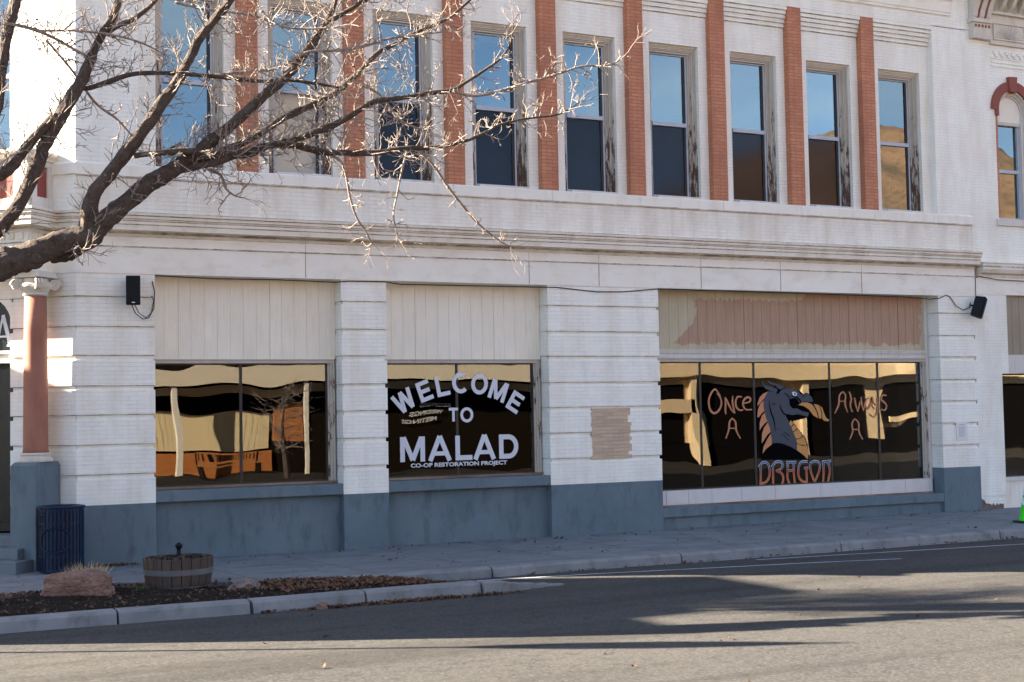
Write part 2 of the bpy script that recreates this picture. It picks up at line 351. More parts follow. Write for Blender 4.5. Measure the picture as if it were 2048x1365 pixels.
def arc(cx, cy, rx, ry, a0, a1, n=14): return [(cx+rx*cos(radians(a0+(a1-a0)*i/n)), cy+ry*sin(radians(a0+(a1-a0)*i/n))) for i in range(n+1)]
SW = .2     # letter stroke, letters one unit high
GL = {
 'W': (1.35, [([(.11,1),(.38,.0+.02)],0),([(.38,.02),(.675,.98)],0),([(.675,.98),(.97,.02)],0),([(.97,.02),(1.24,1)],0)]),
 'E': (.85, [([(.11,0),(.11,1)],0),([(.11,.9),(.83,.9)],0),([(.11,.5),(.76,.5)],0),([(.11,.1),(.85,.1)],0)]),
 'L': (.8, [([(.11,0),(.11,1)],0),([(.11,.1),(.8,.1)],0)]),
 'C': (.98, [(arc(.52,.5,.41,.42,48,312,20),1)]),
 'O': (1.05, [(arc(.52,.5,.42,.42,0,360,28),1)]),
 'M': (1.12, [([(.11,0),(.11,1)],0),([(1.01,0),(1.01,1)],0),([(.16,.98),(.56,.06)],0),([(.56,.06),(.96,.98)],0)]),
 'T': (.85, [([(.425,0),(.425,.95)],0),([(.0,.9),(.85,.9)],0)]),
 'A': (1.06, [([(.1,0),(.53,1)],0),([(.96,0),(.53,1)],0),([(.22,.3),(.84,.3)],.17)]),
 'D': (.98, [([(.11,0),(.11,1)],0),([(.11,.9),(.48,.9)]+arc(.48,.5,.39,.4,85,-85,16)+[(.48,.1),(.11,.1)],1)]),
}
def glyph(mb, ch, x, z, h, w, y, rot=0):
    """letter centred at x,z, height h and width w, turned by rot degrees"""
    x -= .012; adv, st = GL[ch]; ca, sa = cos(radians(rot)), sin(radians(rot)); k = 0
    for pts, f in st:
        q = []
        for a, b in pts:
            u = (a/adv-.5)*w; v = (b-.5)*h; q.append((x+u*ca-v*sa, z+u*sa+v*ca))
        stroke(mb, q, [h*(f if 0 < f < 1 else SW)]*len(q), y-.0005*k, sub=1); k += 1
def text_obj(name, txt, x, z, y, h, w, mat, parent, bold=.03, flip=False, rotz=0):
    cu = bpy.data.curves.new(name, 'FONT'); cu.body = txt; cu.size = 1; cu.offset = bold; cu.extrude = .002; cu.resolution_u = 3
    o = bpy.data.objects.new(name, cu); COL.objects.link(o)
    me = bpy.data.meshes.new_from_object(o); bpy.data.objects.remove(o); bpy.data.curves.remove(cu)
    xs = [v.co.x for v in me.vertices]; ys = [v.co.y for v in me.vertices]
    x0, x1, y0, y1 = min(xs), max(xs), min(ys), max(ys)
    for v in me.vertices:
        a = (v.co.x-x0)/(x1-x0)*w; b = (v.co.y-y0)/(y1-y0)*h
        v.co = Vector((x+(-a if flip else a), y+v.co.z*.5, z+b))
    me.materials.clear(); me.materials.append(mat); o = bpy.data.objects.new(name, me); COL.objects.link(o)
    if parent:
        o.parent = parent
        if parent.type == 'EMPTY': o.matrix_parent_inverse = parent.matrix_basis.inverted()
    return o

M['clear_glass'] = m_glass('clear_pane_glass', .01, (.93,.93,.92), .004, .9, .0, .5)
LIMBS=[[(0.91, -4.5, 3.227, 0.2146), (1.458, -4.528, 3.587, 0.1962), (1.971, -4.556, 3.846, 0.1658), (2.284, -4.583, 3.953, 0.1503), (2.602, -4.611, 4.108, 0.1459), (2.871, -4.639, 4.171, 0.1468), (3.031, -4.667, 4.322, 0.1133), (3.306, -4.694, 4.571, 0.1027), (3.584, -4.722, 4.813, 0.0977), (3.837, -4.75, 4.986, 0.0925), (4.034, -4.778, 5.122, 0.0812), (4.323, -4.806, 5.377, 0.0701), (4.555, -4.833, 5.578, 0.0588), (4.913, -4.861, 5.929, 0.0593), (5.177, -4.889, 6.175, 0.0537), (5.427, -4.917, 6.507, 0.048), (5.654, -4.944, 6.847, 0.0423), (5.749, -4.972, 7.076, 0.0302), (5.885, -5.0, 7.515, 0.0243)], [(5.635, -5.0, 6.83, 0.0361), (5.854, -5.067, 6.971, 0.0302), (6.153, -5.133, 7.171, 0.0242), (6.521, -5.2, 7.412, 0.0183)], [(2.526, -4.4, 3.993, 0.102), (2.729, -4.5, 4.045, 0.1133), (2.849, -4.6, 4.05, 0.0565)], [(2.888, -4.6, 4.154, 0.1019), (2.896, -4.683, 4.371, 0.0902), (2.959, -4.767, 4.674, 0.0788), (3.121, -4.85, 4.897, 0.0732), (3.26, -4.933, 5.102, 0.0732), (3.422, -5.017, 5.326, 0.0676), (3.618, -5.1, 5.644, 0.0678), (3.792, -5.183, 5.915, 0.0565), (3.91, -5.267, 6.158, 0.0508), (4.015, -5.35, 6.394, 0.0508), (4.201, -5.433, 6.656, 0.0452), (4.323, -5.517, 6.825, 0.0395), (4.529, -5.6, 7.228, 0.0283)], [(1.164, -4.4, 3.673, 0.1198), (1.678, -4.367, 3.968, 0.0887), (1.997, -4.333, 4.292, 0.0785), (2.216, -4.3, 4.59, 0.0735), (2.373, -4.267, 4.947, 0.0798), (2.499, -4.233, 5.277, 0.0746), (2.643, -4.2, 5.555, 0.0693), (2.789, -4.167, 5.837, 0.0756), (2.93, -4.133, 6.092, 0.0643), (3.057, -4.1, 6.408, 0.053), (3.18, -4.067, 6.685, 0.0474), (3.321, -4.033, 6.944, 0.0477), (3.458, -4.0, 7.381, 0.036)], [(1.779, -4.4, 4.749, 0.0667), (2.074, -4.36, 4.936, 0.0675), (2.214, -4.32, 5.128, 0.0566), (2.349, -4.28, 5.305, 0.0513), (2.57, -4.24, 5.583, 0.046), (2.659, -4.2, 5.632, 0.0289)], [(3.247, -4.05, 6.714, 0.0356), (3.389, -4.038, 6.817, 0.0298), (3.557, -4.025, 6.911, 0.03), (3.8, -4.012, 7.143, 0.0242), (3.936, -4.0, 7.377, 0.0182)], [(1.684, -4.3, 4.984, 0.0781), (1.954, -4.25, 5.636, 0.0678), (2.014, -4.2, 6.029, 0.0625), (2.074, -4.15, 6.416, 0.0629), (2.145, -4.1, 6.738, 0.0575), (2.212, -4.05, 6.98, 0.052), (2.313, -4.0, 7.359, 0.0465)], [(3.808, -4.75, 4.972, 0.052), (4.085, -4.807, 5.032, 0.0464), (4.364, -4.863, 5.105, 0.0466), (4.707, -4.92, 5.247, 0.0469), (5.11, -4.977, 5.354, 0.0414), (5.538, -5.033, 5.512, 0.0418), (5.86, -5.09, 5.682, 0.036), (6.155, -5.147, 5.883, 0.0362), (6.464, -5.203, 5.945, 0.0303), (6.863, -5.26, 6.029, 0.0306), (7.147, -5.317, 6.084, 0.0246), (7.312, -5.373, 6.186, 0.0215), (7.478, -5.43, 6.3, 0.0185), (7.721, -5.487, 6.485, 0.0155), (7.849, -5.543, 6.691, 0.0124), (7.853, -5.6, 6.896, 0.0093)], [(7.064, -5.5, 6.038, 0.0212), (7.209, -5.544, 5.98, 0.0182), (7.396, -5.589, 5.98, 0.0183), (7.641, -5.633, 6.047, 0.0184), (7.971, -5.678, 6.159, 0.0154), (8.363, -5.722, 6.291, 0.0143), (8.725, -5.767, 6.421, 0.0125), (9.054, -5.811, 6.455, 0.0094), (9.227, -5.856, 6.531, 0.0076), (9.321, -5.9, 6.625, 0.0063)], [(3.924, -4.75, 5.049, 0.0521), (4.23, -4.7, 5.165, 0.0469), (4.422, -4.65, 5.24, 0.0473), (4.925, -4.6, 5.512, 0.0481), (5.217, -4.55, 5.726, 0.0486), (5.61, -4.5, 5.94, 0.0431), (5.862, -4.45, 6.065, 0.0435), (6.119, -4.4, 6.28, 0.0376), (6.327, -4.35, 6.469, 0.0379), (6.539, -4.3, 6.7, 0.0319), (6.829, -4.25, 6.884, 0.029), (7.06, -4.2, 7.024, 0.026), (7.36, -4.15, 7.188, 0.023), (7.658, -4.1, 7.353, 0.0199), (8.001, -4.05, 7.648, 0.0168), (8.177, -4.0, 7.887, 0.0135)], [(3.357, -5.0, 5.075, 0.0338), (3.646, -4.961, 5.134, 0.0341), (3.999, -4.922, 5.182, 0.0403), (4.359, -4.883, 5.16, 0.0408), (4.729, -4.844, 5.214, 0.0413), (5.015, -4.806, 5.348, 0.0417), (5.307, -4.767, 5.369, 0.0421), (5.653, -4.728, 5.32, 0.0425), (5.904, -4.689, 5.331, 0.0398), (6.384, -4.65, 5.369, 0.0373), (6.784, -4.611, 5.46, 0.0315), (7.15, -4.572, 5.498, 0.0255), (7.617, -4.533, 5.608, 0.0226), (7.909, -4.494, 5.734, 0.0195), (8.214, -4.456, 5.895, 0.0164), (8.614, -4.417, 6.013, 0.0133), (9.021, -4.378, 6.093, 0.0121), (9.259, -4.339, 6.174, 0.0095), (9.518, -4.3, 6.347, 0.0068)], [(2.873, -4.0, 6.021, 0.0235), (3.004, -4.07, 6.011, 0.0294), (3.25, -4.14, 6.101, 0.0295), (3.445, -4.21, 6.175, 0.0295), (3.659, -4.28, 6.208, 0.0266), (4.021, -4.35, 6.214, 0.0268), (4.467, -4.42, 6.203, 0.027), (4.964, -4.49, 6.177, 0.0242), (5.3, -4.56, 6.204, 0.0213), (5.633, -4.63, 6.175, 0.0184), (5.976, -4.7, 6.128, 0.0123)], [(4.394, -4.4, 6.212, 0.018), (4.672, -4.433, 6.267, 0.0181), (4.973, -4.467, 6.312, 0.0182), (5.125, -4.5, 6.33, 0.0152)], [(5.178, -4.95, 6.324, 0.0179), (5.409, -5.025, 6.455, 0.0179), (5.772, -5.1, 6.491, 0.018), (6.064, -5.175, 6.557, 0.0181), (6.372, -5.25, 6.662, 0.0151), (6.721, -5.325, 6.722, 0.0122), (7.088, -5.4, 6.791, 0.0092)], [(1.906, -4.2, 6.64, 0.017), (2.181, -4.16, 6.656, 0.0201), (2.434, -4.12, 6.623, 0.0202), (2.663, -4.08, 6.551, 0.0175), (2.896, -4.04, 6.448, 0.0176), (3.046, -4.0, 6.4, 0.0118)], [(2.437, -4.1, 6.629, 0.0145), (2.839, -4.15, 6.658, 0.0146), (3.229, -4.2, 6.645, 0.0147), (3.579, -4.25, 6.573, 0.0118), (3.862, -4.3, 6.439, 0.0089)], [(2.532, -4.1, 6.533, 0.0145), (2.838, -3.975, 6.237, 0.0147), (3.129, -3.85, 5.9, 0.0167), (3.417, -3.725, 5.736, 0.0151), (3.651, -3.6, 5.531, 0.011)], [(5.679, -4.6, 5.368, 0.0214), (5.959, -4.533, 5.262, 0.0186), (6.066, -4.467, 5.073, 0.0174), (6.133, -4.4, 4.835, 0.0156), (6.241, -4.333, 4.598, 0.0138), (6.384, -4.267, 4.441, 0.0114), (6.488, -4.2, 4.301, 0.0076)], [(7.022, -4.4, 5.513, 0.0192), (7.267, -4.343, 5.357, 0.0194), (7.506, -4.286, 5.087, 0.0195), (7.743, -4.229, 4.851, 0.0184), (7.954, -4.171, 4.664, 0.0165), (8.162, -4.114, 4.527, 0.0133), (8.38, -4.057, 4.408, 0.0101), (8.572, -4.0, 4.348, 0.0067)], [(6.919, -4.4, 5.499, 0.016), (6.842, -4.375, 5.197, 0.014), (6.778, -4.35, 4.876, 0.0127), (6.744, -4.325, 4.654, 0.0102), (6.805, -4.3, 4.384, 0.0064)], [(4.244, -4.8, 5.002, 0.0175), (4.399, -4.75, 4.961, 0.0176), (4.477, -4.7, 4.807, 0.0147), (4.599, -4.65, 4.737, 0.0107), (4.71, -4.6, 4.727, 0.006)], [(6.361, -4.2, 6.32, 0.0191), (6.671, -4.1, 6.238, 0.0161), (6.985, -4.0, 5.956, 0.0131), (7.38, -3.9, 5.859, 0.0132)], [(4.76, -5.2, 6.832, 0.0145), (4.957, -5.333, 6.642, 0.0145), (5.215, -5.467, 6.601, 0.0116), (5.473, -5.6, 6.606, 0.0087)], [(3.914, -4.6, 6.997, 0.0176), (4.303, -4.7, 6.925, 0.0177), (4.757, -4.8, 6.889, 0.0149), (5.093, -4.9, 6.767, 0.0119)]]
DRAGON={'black': [[(15.723, 2.157), (15.767, 2.44), (15.987, 2.437), (16.174, 2.436), (16.34, 2.491), (16.718, 2.44), (16.834, 2.353), (16.896, 2.394), (17.061, 2.302), (17.057, 2.186), (17.017, 2.081), (16.951, 1.928), (16.555, 1.859), (16.692, 1.703), (16.83, 1.566), (16.896, 1.411), (16.915, 1.123), (16.672, 1.14), (15.828, 1.166), (15.824, 1.308), (15.804, 1.496), (15.765, 1.704), (15.726, 1.912)]], 'blue': [[(16.07, 1.461), (16.068, 1.603), (16.034, 1.755), (15.957, 1.899), (15.922, 2.041), (15.904, 2.173), (15.917, 2.287), (15.95, 2.372), (16.021, 2.422), (16.185, 2.42), (16.247, 2.368), (16.303, 2.435), (16.41, 2.472), (16.541, 2.471), (16.694, 2.427), (16.763, 2.357), (16.839, 2.343), (16.883, 2.381), (16.954, 2.348), (17.025, 2.297), (17.046, 2.216), (16.961, 2.213), (16.854, 2.222), (16.769, 2.2), (16.71, 2.214), (16.688, 2.258), (16.617, 2.294), (16.534, 2.285), (16.492, 2.242), (16.501, 2.156), (16.563, 2.097), (16.67, 2.096), (16.776, 2.046), (16.942, 2.009), (16.903, 1.939), (16.797, 1.965), (16.678, 1.99), (16.559, 1.973), (16.429, 1.998), (16.393, 1.986), (16.426, 1.918), (16.494, 1.822), (16.56, 1.668), (16.625, 1.495), (16.635, 1.317), (16.491, 1.388), (16.304, 1.45), (16.187, 1.468)], [(15.849, 2.632), (15.877, 2.609), (15.955, 2.532), (16.083, 2.509), (16.222, 2.464), (16.22, 2.412), (16.15, 2.421), (16.034, 2.437), (15.942, 2.48), (15.886, 2.552)], [(15.989, 2.646), (16.028, 2.617), (16.108, 2.579), (16.225, 2.557), (16.318, 2.526), (16.382, 2.481), (16.292, 2.454), (16.222, 2.483), (16.189, 2.531), (16.084, 2.55), (16.027, 2.585)]], 'orange': [[(16.696, 2.163), (16.781, 2.204), (16.901, 2.208), (17.008, 2.174), (17.066, 2.119), (17.123, 2.022), (17.155, 1.901), (17.037, 1.965), (16.944, 2.073), (16.827, 2.138)], [(17.057, 2.177), (17.165, 2.156), (17.206, 2.098), (17.232, 2.001), (17.233, 1.896), (17.175, 1.901), (17.145, 2.021), (17.095, 2.118)], [(17.184, 2.156), (17.259, 2.097), (17.304, 1.98), (17.349, 1.902), (17.426, 1.866), (17.372, 1.843), (17.294, 1.853), (17.252, 1.892), (17.251, 2.0), (17.225, 2.097)], [(16.513, 1.883), (16.572, 1.811), (16.516, 1.764), (16.472, 1.813)], [(16.586, 1.797), (16.657, 1.727), (16.56, 1.668), (16.522, 1.749)], [(16.668, 1.711), (16.778, 1.596), (16.71, 1.54), (16.619, 1.533), (16.566, 1.653)], [(16.792, 1.578), (16.868, 1.427), (16.824, 1.409), (16.717, 1.42), (16.64, 1.452), (16.623, 1.518), (16.721, 1.53)], [(16.872, 1.402), (16.896, 1.277), (16.882, 1.143), (16.77, 1.233), (16.635, 1.319), (16.639, 1.437), (16.752, 1.396)]], 'peach': [[(16.003, 2.418), (15.904, 2.381), (15.82, 2.316), (15.771, 2.213), (15.764, 2.157), (15.84, 2.222), (15.917, 2.291)], [(15.906, 2.253), (15.828, 2.193), (15.771, 2.09), (15.753, 1.949), (15.79, 1.949), (15.845, 2.014), (15.914, 2.06), (15.898, 2.155)], [(15.922, 2.031), (15.855, 1.976), (15.805, 1.854), (15.795, 1.7), (15.848, 1.769), (15.915, 1.833), (15.979, 1.87), (15.951, 1.918)], [(15.986, 1.847), (15.899, 1.758), (15.849, 1.646), (15.834, 1.467), (15.898, 1.535), (15.971, 1.624), (16.042, 1.67), (16.029, 1.746)], [(16.048, 1.641), (15.956, 1.53), (15.871, 1.401), (15.85, 1.279), (15.927, 1.361), (16.063, 1.443), (16.062, 1.565)]], 'eye': [[(16.557, 2.403), (16.622, 2.41), (16.675, 2.383), (16.662, 2.335), (16.607, 2.323), (16.572, 2.352)]], 'pupil': [[(16.621, 2.403), (16.644, 2.374), (16.628, 2.336), (16.606, 2.359)]], 'detail': [([(16.027, 2.257), (16.036, 2.153), (16.066, 2.02), (16.114, 1.924), (16.142, 1.791), (16.143, 1.677)], [0.0021, 0.0129, 0.0196, 0.0196, 0.0129, 0.0021]), ([(16.271, 2.178), (16.302, 2.073), (16.393, 1.986), (16.534, 1.951)], [0.0041, 0.0183, 0.0183, 0.0041]), ([(16.372, 2.386), (16.453, 2.347), (16.498, 2.27), (16.507, 2.184), (16.564, 2.117)], [0.0064, 0.0119, 0.0142, 0.0119, 0.0064]), ([(16.072, 2.2), (16.113, 2.178), (16.147, 2.2), (16.184, 2.177)], [0.0028, 0.0059, 0.0059, 0.0028]), ([(16.185, 1.733), (16.214, 1.704), (16.248, 1.728)], [0.0021, 0.0047, 0.0021]), ([(16.298, 1.626), (16.345, 1.606), (16.379, 1.577), (16.39, 1.548), (16.46, 1.522)], [0.0028, 0.0053, 0.0063, 0.0053, 0.0028]), ([(16.347, 1.663), (16.393, 1.637), (16.439, 1.604), (16.486, 1.584)], [0.0028, 0.0059, 0.0059, 0.0028]), ([(16.524, 2.337), (16.642, 2.307), (16.735, 2.248), (16.757, 2.2)], [0.0076, 0.0229, 0.0229, 0.0076]), ([(16.183, 2.35), (16.219, 2.397), (16.303, 2.435)], [0.0036, 0.0079, 0.0036]), ([(16.774, 2.325), (16.833, 2.31), (16.882, 2.333)], [0.0028, 0.0063, 0.0028])], 'script_once': [([(14.954, 2.332), (14.872, 2.448), (14.812, 2.463), (14.732, 2.375), (14.69, 2.246), (14.719, 2.097), (14.806, 2.037), (14.913, 2.094), (14.968, 2.214), (14.945, 2.317), (14.871, 2.401)], [0.0055, 0.0107, 0.0153, 0.0189, 0.0213, 0.0221, 0.0213, 0.0189, 0.0153, 0.0107, 0.0055]), ([(15.051, 2.325), (15.057, 2.185), (15.048, 2.092), (15.061, 2.014)], [0.0055, 0.0199, 0.0199, 0.0055]), ([(15.07, 2.306), (15.119, 2.203), (15.173, 2.109), (15.243, 2.033)], [0.0055, 0.0199, 0.0199, 0.0055]), ([(15.221, 2.347), (15.211, 2.239), (15.23, 2.127), (15.256, 2.029)], [0.0055, 0.0199, 0.0199, 0.0055]), ([(15.418, 2.326), (15.327, 2.327), (15.279, 2.238), (15.298, 2.135), (15.365, 2.084), (15.445, 2.09)], [0.0055, 0.0153, 0.0213, 0.0213, 0.0153, 0.0055]), ([(15.467, 2.208), (15.587, 2.234), (15.612, 2.29), (15.544, 2.319), (15.462, 2.264), (15.443, 2.18), (15.502, 2.095), (15.64, 2.092)], [0.0055, 0.0127, 0.0185, 0.0217, 0.0217, 0.0185, 0.0127, 0.0055])], 'script_a1': [([(15.194, 1.941), (15.131, 1.867), (15.115, 1.737), (15.043, 1.575)], [0.0055, 0.0199, 0.0199, 0.0055]), ([(15.194, 1.941), (15.267, 1.865), (15.278, 1.715), (15.364, 1.567)], [0.0055, 0.0199, 0.0199, 0.0055]), ([(15.134, 1.759), (15.263, 1.756)], [0.0032, 0.0032])], 'script_always': [([(17.761, 2.398), (17.679, 2.324), (17.653, 2.149), (17.553, 1.987)], [0.0055, 0.0199, 0.0199, 0.0055]), ([(17.761, 2.398), (17.827, 2.323), (17.806, 2.167), (17.865, 2.006)], [0.0055, 0.0199, 0.0199, 0.0055]), ([(17.66, 2.217), (17.816, 2.221)], [0.0032, 0.0032]), ([(17.915, 2.4), (17.964, 2.262), (17.932, 2.145), (17.976, 2.008)], [0.0055, 0.0199, 0.0199, 0.0055]), ([(18.042, 2.285), (18.062, 2.163), (18.111, 2.01)], [0.0055, 0.0221, 0.0055]), ([(18.111, 2.01), (18.148, 2.123), (18.172, 2.211)], [0.0055, 0.0221, 0.0055]), ([(18.2, 2.295), (18.212, 2.161), (18.25, 2.029)], [0.0055, 0.0221, 0.0055]), ([(18.25, 2.029), (18.287, 2.141), (18.307, 2.209)], [0.0055, 0.0221, 0.0055]), ([(18.436, 2.273), (18.341, 2.248), (18.304, 2.14), (18.359, 2.061), (18.439, 2.158), (18.45, 2.261), (18.463, 2.138), (18.528, 2.054)], [0.0055, 0.0127, 0.0185, 0.0217, 0.0217, 0.0185, 0.0127, 0.0055]), ([(18.477, 2.296), (18.503, 2.187), (18.564, 2.127)], [0.0055, 0.0221, 0.0055]), ([(18.603, 2.285), (18.607, 2.116), (18.575, 1.969), (18.492, 1.907), (18.393, 1.972)], [0.0055, 0.0173, 0.0221, 0.0173, 0.0055])], 'script_a2': [([(18.834, 2.312), (18.742, 2.323), (18.693, 2.244), (18.77, 2.183), (18.826, 2.113), (18.777, 2.031), (18.681, 2.056)], [0.0055, 0.0138, 0.0199, 0.0221, 0.0199, 0.0138, 0.0055]), ([(18.039, 1.88), (17.961, 1.793), (17.974, 1.637), (17.894, 1.488)], [0.0055, 0.0199, 0.0199, 0.0055]), ([(18.039, 1.88), (18.123, 1.79), (18.124, 1.633), (18.21, 1.48)], [0.0055, 0.0199, 0.0199, 0.0055]), ([(17.986, 1.675), (18.118, 1.673)], [0.0032, 0.0032])], 'block': [([(15.797, 1.055), (15.796, 0.895), (15.785, 0.723)], [0.0237, 0.0237, 0.0237]), ([(15.759, 1.032), (15.849, 1.115), (15.953, 1.097), (15.996, 1.001), (15.992, 0.869), (15.918, 0.759), (15.762, 0.724)], [0.0237, 0.0237, 0.0237, 0.0237, 0.0237, 0.0237, 0.0237]), ([(16.074, 1.027), (16.073, 0.866), (16.073, 0.719)], [0.0237, 0.0237, 0.0237]), ([(16.041, 1.018), (16.14, 1.11), (16.269, 1.109), (16.297, 1.048), (16.252, 0.977), (16.141, 0.949)], [0.0237, 0.0237, 0.0237, 0.0237, 0.0237, 0.0237]), ([(16.158, 0.954), (16.273, 0.897), (16.305, 0.801), (16.273, 0.704)], [0.0237, 0.0237, 0.0237, 0.0237]), ([(16.421, 1.101), (16.409, 0.949), (16.4, 0.817), (16.438, 0.709)], [0.0237, 0.0237, 0.0237, 0.0237]), ([(16.556, 1.096), (16.549, 0.906), (16.566, 0.712)], [0.0237, 0.0237, 0.0237]), ([(16.381, 1.102), (16.613, 1.098)], [0.0237, 0.0237]), ([(16.409, 0.945), (16.551, 0.948)], [0.0237, 0.0237]), ([(16.88, 1.101), (16.729, 1.095), (16.666, 0.997), (16.656, 0.845), (16.724, 0.748), (16.847, 0.709)], [0.0237, 0.0237, 0.0237, 0.0237, 0.0237, 0.0237]), ([(16.844, 0.972), (16.847, 0.709)], [0.0237, 0.0237]), ([(16.79, 0.978), (16.893, 0.986)], [0.0237, 0.0237]), ([(16.932, 1.061), (17.041, 1.104), (17.153, 1.062), (17.154, 0.962), (17.104, 0.848), (17.028, 0.732), (16.967, 0.853), (16.933, 0.969), (16.936, 1.061)], [0.0237, 0.0237, 0.0237, 0.0237, 0.0237, 0.0237, 0.0237, 0.0237, 0.0237]), ([(17.246, 1.074), (17.243, 0.882), (17.227, 0.709)], [0.0237, 0.0237, 0.0237]), ([(17.209, 1.076), (17.319, 1.087), (17.38, 1.012), (17.389, 0.877), (17.341, 0.709)], [0.0237, 0.0237, 0.0237, 0.0237, 0.0237]), ([(17.432, 1.099), (17.343, 1.087)], [0.0237, 0.0237])]}
# ================================================================ THE GROUND
struct(MB().box(-400, 500, -400, 300, -.60, -.30).build('ground', M['earth']))
g = MB()
nx, ny = 90, 30
struct(MB().add([(-120, -12.6, -.17), (160, -12.6, -.17), (160, 1.2, -.17), (-120, 1.2, -.17)], [(0, 1, 2, 3)]).build('road', M['asphalt']))
struct(MB().add([(-120, -23.2, -.17), (160, -23.2, -.17), (160, -12.6, -.17), (-120, -12.6, -.17)], [(0, 1, 2, 3)]).build('road', m_simple('darkened_far_asphalt', (.018,.018,.019), .9, sc=3)))  # unseen far lane, darkened to keep the window reflections black
struct(MB().slab([(-8.0,-.2),(2.2,-2.5),(2.84,-2.26),(3.69,-2.02),(5.2,-2.86),(6.3,-3.02),(6.6,-2.985),(60,-2.985),(60,.9),(-8,2.0)], -.30, 0.028).build('sidewalk', M['walk']))
for v in bpy.data.objects['sidewalk'].data.vertices:      # falls gently to the kerb
    v.co.z += v.co.y*.018
struct(MB().box(-120, 160, -37, -23.2, -.3, -.02).build('opposite_sidewalk', m_simple('dark_paving', (.05,.045,.04), .9)))
# kerb of the sidewalk, cast in lengths with cracks between
kp = [(-.02,-.3),(.14,-.3),(.165,-.165),(.15,-.06),(.12,-.033),(.06,-.024),(-.02,-.024)]
kb = MB(); x = 6.05
xs = [6.05, 8.62, 11.75, 14.75, 18.15, 21.3, 24.5, 28, 32, 40, 60]
for a, b in zip(xs, xs[1:]): kb.sweep(kp, [(a+.012, -2.985), (b-.012, -2.985)])
struct(kb.build('kerb', M['planter_concrete'], bevel=.004))
# kerb of the planting island
ik = MB(); segs = [(-6.2,-4.52),(-3.1,-4.52),(-1.55,-4.52),(0,-4.52),(1.6,-4.52),(3.2,-4.52),(4.72,-4.55),(6.15,-4.50),(7.72,-4.47)]
for a, b in zip(segs, segs[1:]):
    n = 4; pa = [(a[0]+(b[0]-a[0])*i/n+(.014 if i == 0 else -.014 if i == n else 0), a[1]+(b[1]-a[1])*i/n) for i in range(n+1)]
    ik.sweep([(-.04,-.3),(.26,-.3),(.235,-.165),(.21,-.05),(.17,-.025),(.03,-.018),(-.04,-.022)], pa)
for k in range(11):      # crumbled nose running down to the road
    xx = 7.74+k*.115; t = k/10
    w0 = .25*(1-t*.55); zt = -.022-.14*t**1.1+random.uniform(-.012,.012); yc = -4.60+.02*k+random.uniform(-.02,.02)
    ik.slab([(xx,yc-w0*.6),(xx+.135,yc-w0*.58),(xx+.13,yc+w0*.5),(xx-.0,yc+w0*.55)], -.3, zt)
struct(ik.build('island_kerb', M['planter_concrete'], bevel=.006))
# soil of the bed, mounded
def bedback(x):
    pts = [(-9,-.3),(2.2,-2.5),(2.84,-2.26),(3.69,-2.02),(5.2,-2.86),(6.3,-3.0),(6.9,-3.35),(7.6,-3.9),(8.0,-4.3)]
    for (a, b), (c, d) in zip(pts, pts[1:]):
        if a <= x <= c: return b+(d-b)*(x-a)/(c-a)
    return -4.3
sb = MB(); nx, ny = 130, 26; vs = []
for i in range(nx+1):
    xx = -6+14.0*i/nx; yb = bedback(xx)+.03; ya = -4.50
    for j in range(ny+1):
        yy = ya+(yb-ya)*j/ny; e = min(1, 4*min(j, ny-j)/ny)
        z = -.075+.05*e+.05*e*noise.noise(Vector((xx*1.7, yy*1.7, 0)))+.02*e*noise.noise(Vector((xx*9, yy*9, 3)))
        if xx > 6.8: z -= .06*(xx-6.8)
        vs.append((xx, yy, z))
sb.add(vs, [(i*(ny+1)+j, (i+1)*(ny+1)+j, (i+1)*(ny+1)+j+1, i*(ny+1)+j+1) for i in range(nx) for j in range(ny)])
struct(sb.build('planting_bed_soil', M['soil'], smooth=True))
# painted lines, worn thin
for k, L in enumerate([[(7.9,-3.33),(10.07,-3.62),(12.19,-4.03),(13.2,-4.22),(14.7,-4.58)], [(12.9,-3.42),(15.3,-3.72),(17.77,-4.02),(24,-4.8)], [(11.9,-3.2),(15,-3.19),(19,-3.2),(26,-3.2)]]):
    w = .055 if k < 2 else .03; vs = []
    for (a, b) in L: vs += [(a, b-w/2, -.166), (a, b+w/2, -.166)]
    o = struct(MB().add(vs, [(2*i, 2*i+2, 2*i+3, 2*i+1) for i in range(len(L)-1)]).build('road_line', M['road_paint']))

def scatter(name, mat, spots, label, cat, size, thick=.002, lift=.0):
    mb = MB()
    for (x, y, z) in spots:
        s = random.uniform(*size); a = random.uniform(0, 2*pi); e = Matrix.Rotation(a, 3, 'Z') @ Matrix.Rotation(random.uniform(-.8, .8), 3, 'X') @ Matrix.Rotation(random.uniform(-.8, .8), 3, 'Y')
        c = Vector((x, y, z+s*.25+lift)); cu = random.uniform(.1, .5)
        P = [(-1, 0, cu), (-.4, -.5, 0), (.5, -.45, .05), (1.1, 0, cu), (.5, .45, .05), (-.4, .5, 0), (0, 0, -.15)]
        mb.add([c+e @ (Vector(q)*s*.5) for q in P], [(0, 1, 6), (1, 2, 6), (2, 3, 6), (3, 4, 6), (4, 5, 6), (5, 0, 6)])
    return tag(mb.build(name, mat), label, cat, kind='stuff')
sp = []
def soilz(x, y): return -.03+.04*noise.noise(Vector((x*1.7, y*1.7, 0)))-(.06*(x-6.8) if x > 6.8 else 0)
for _ in range(1500):
    x = random.triangular(4.6, 7.9, 6.2); yb = bedback(x); y = random.uniform(yb-.02, yb-(yb+4.5)*.72); sp.append((x, y, soilz(x, y)))
for _ in range(420):
    x = random.uniform(1.0, 4.7); yb = bedback(x); y = yb-abs(random.gauss(0, .25))-.02; sp.append((x, y, soilz(x, y)))
for _ in range(260): x = random.uniform(1.0, 7.6); sp.append((x, random.uniform(-4.4, bedback(x)), soilz(x, -4)))
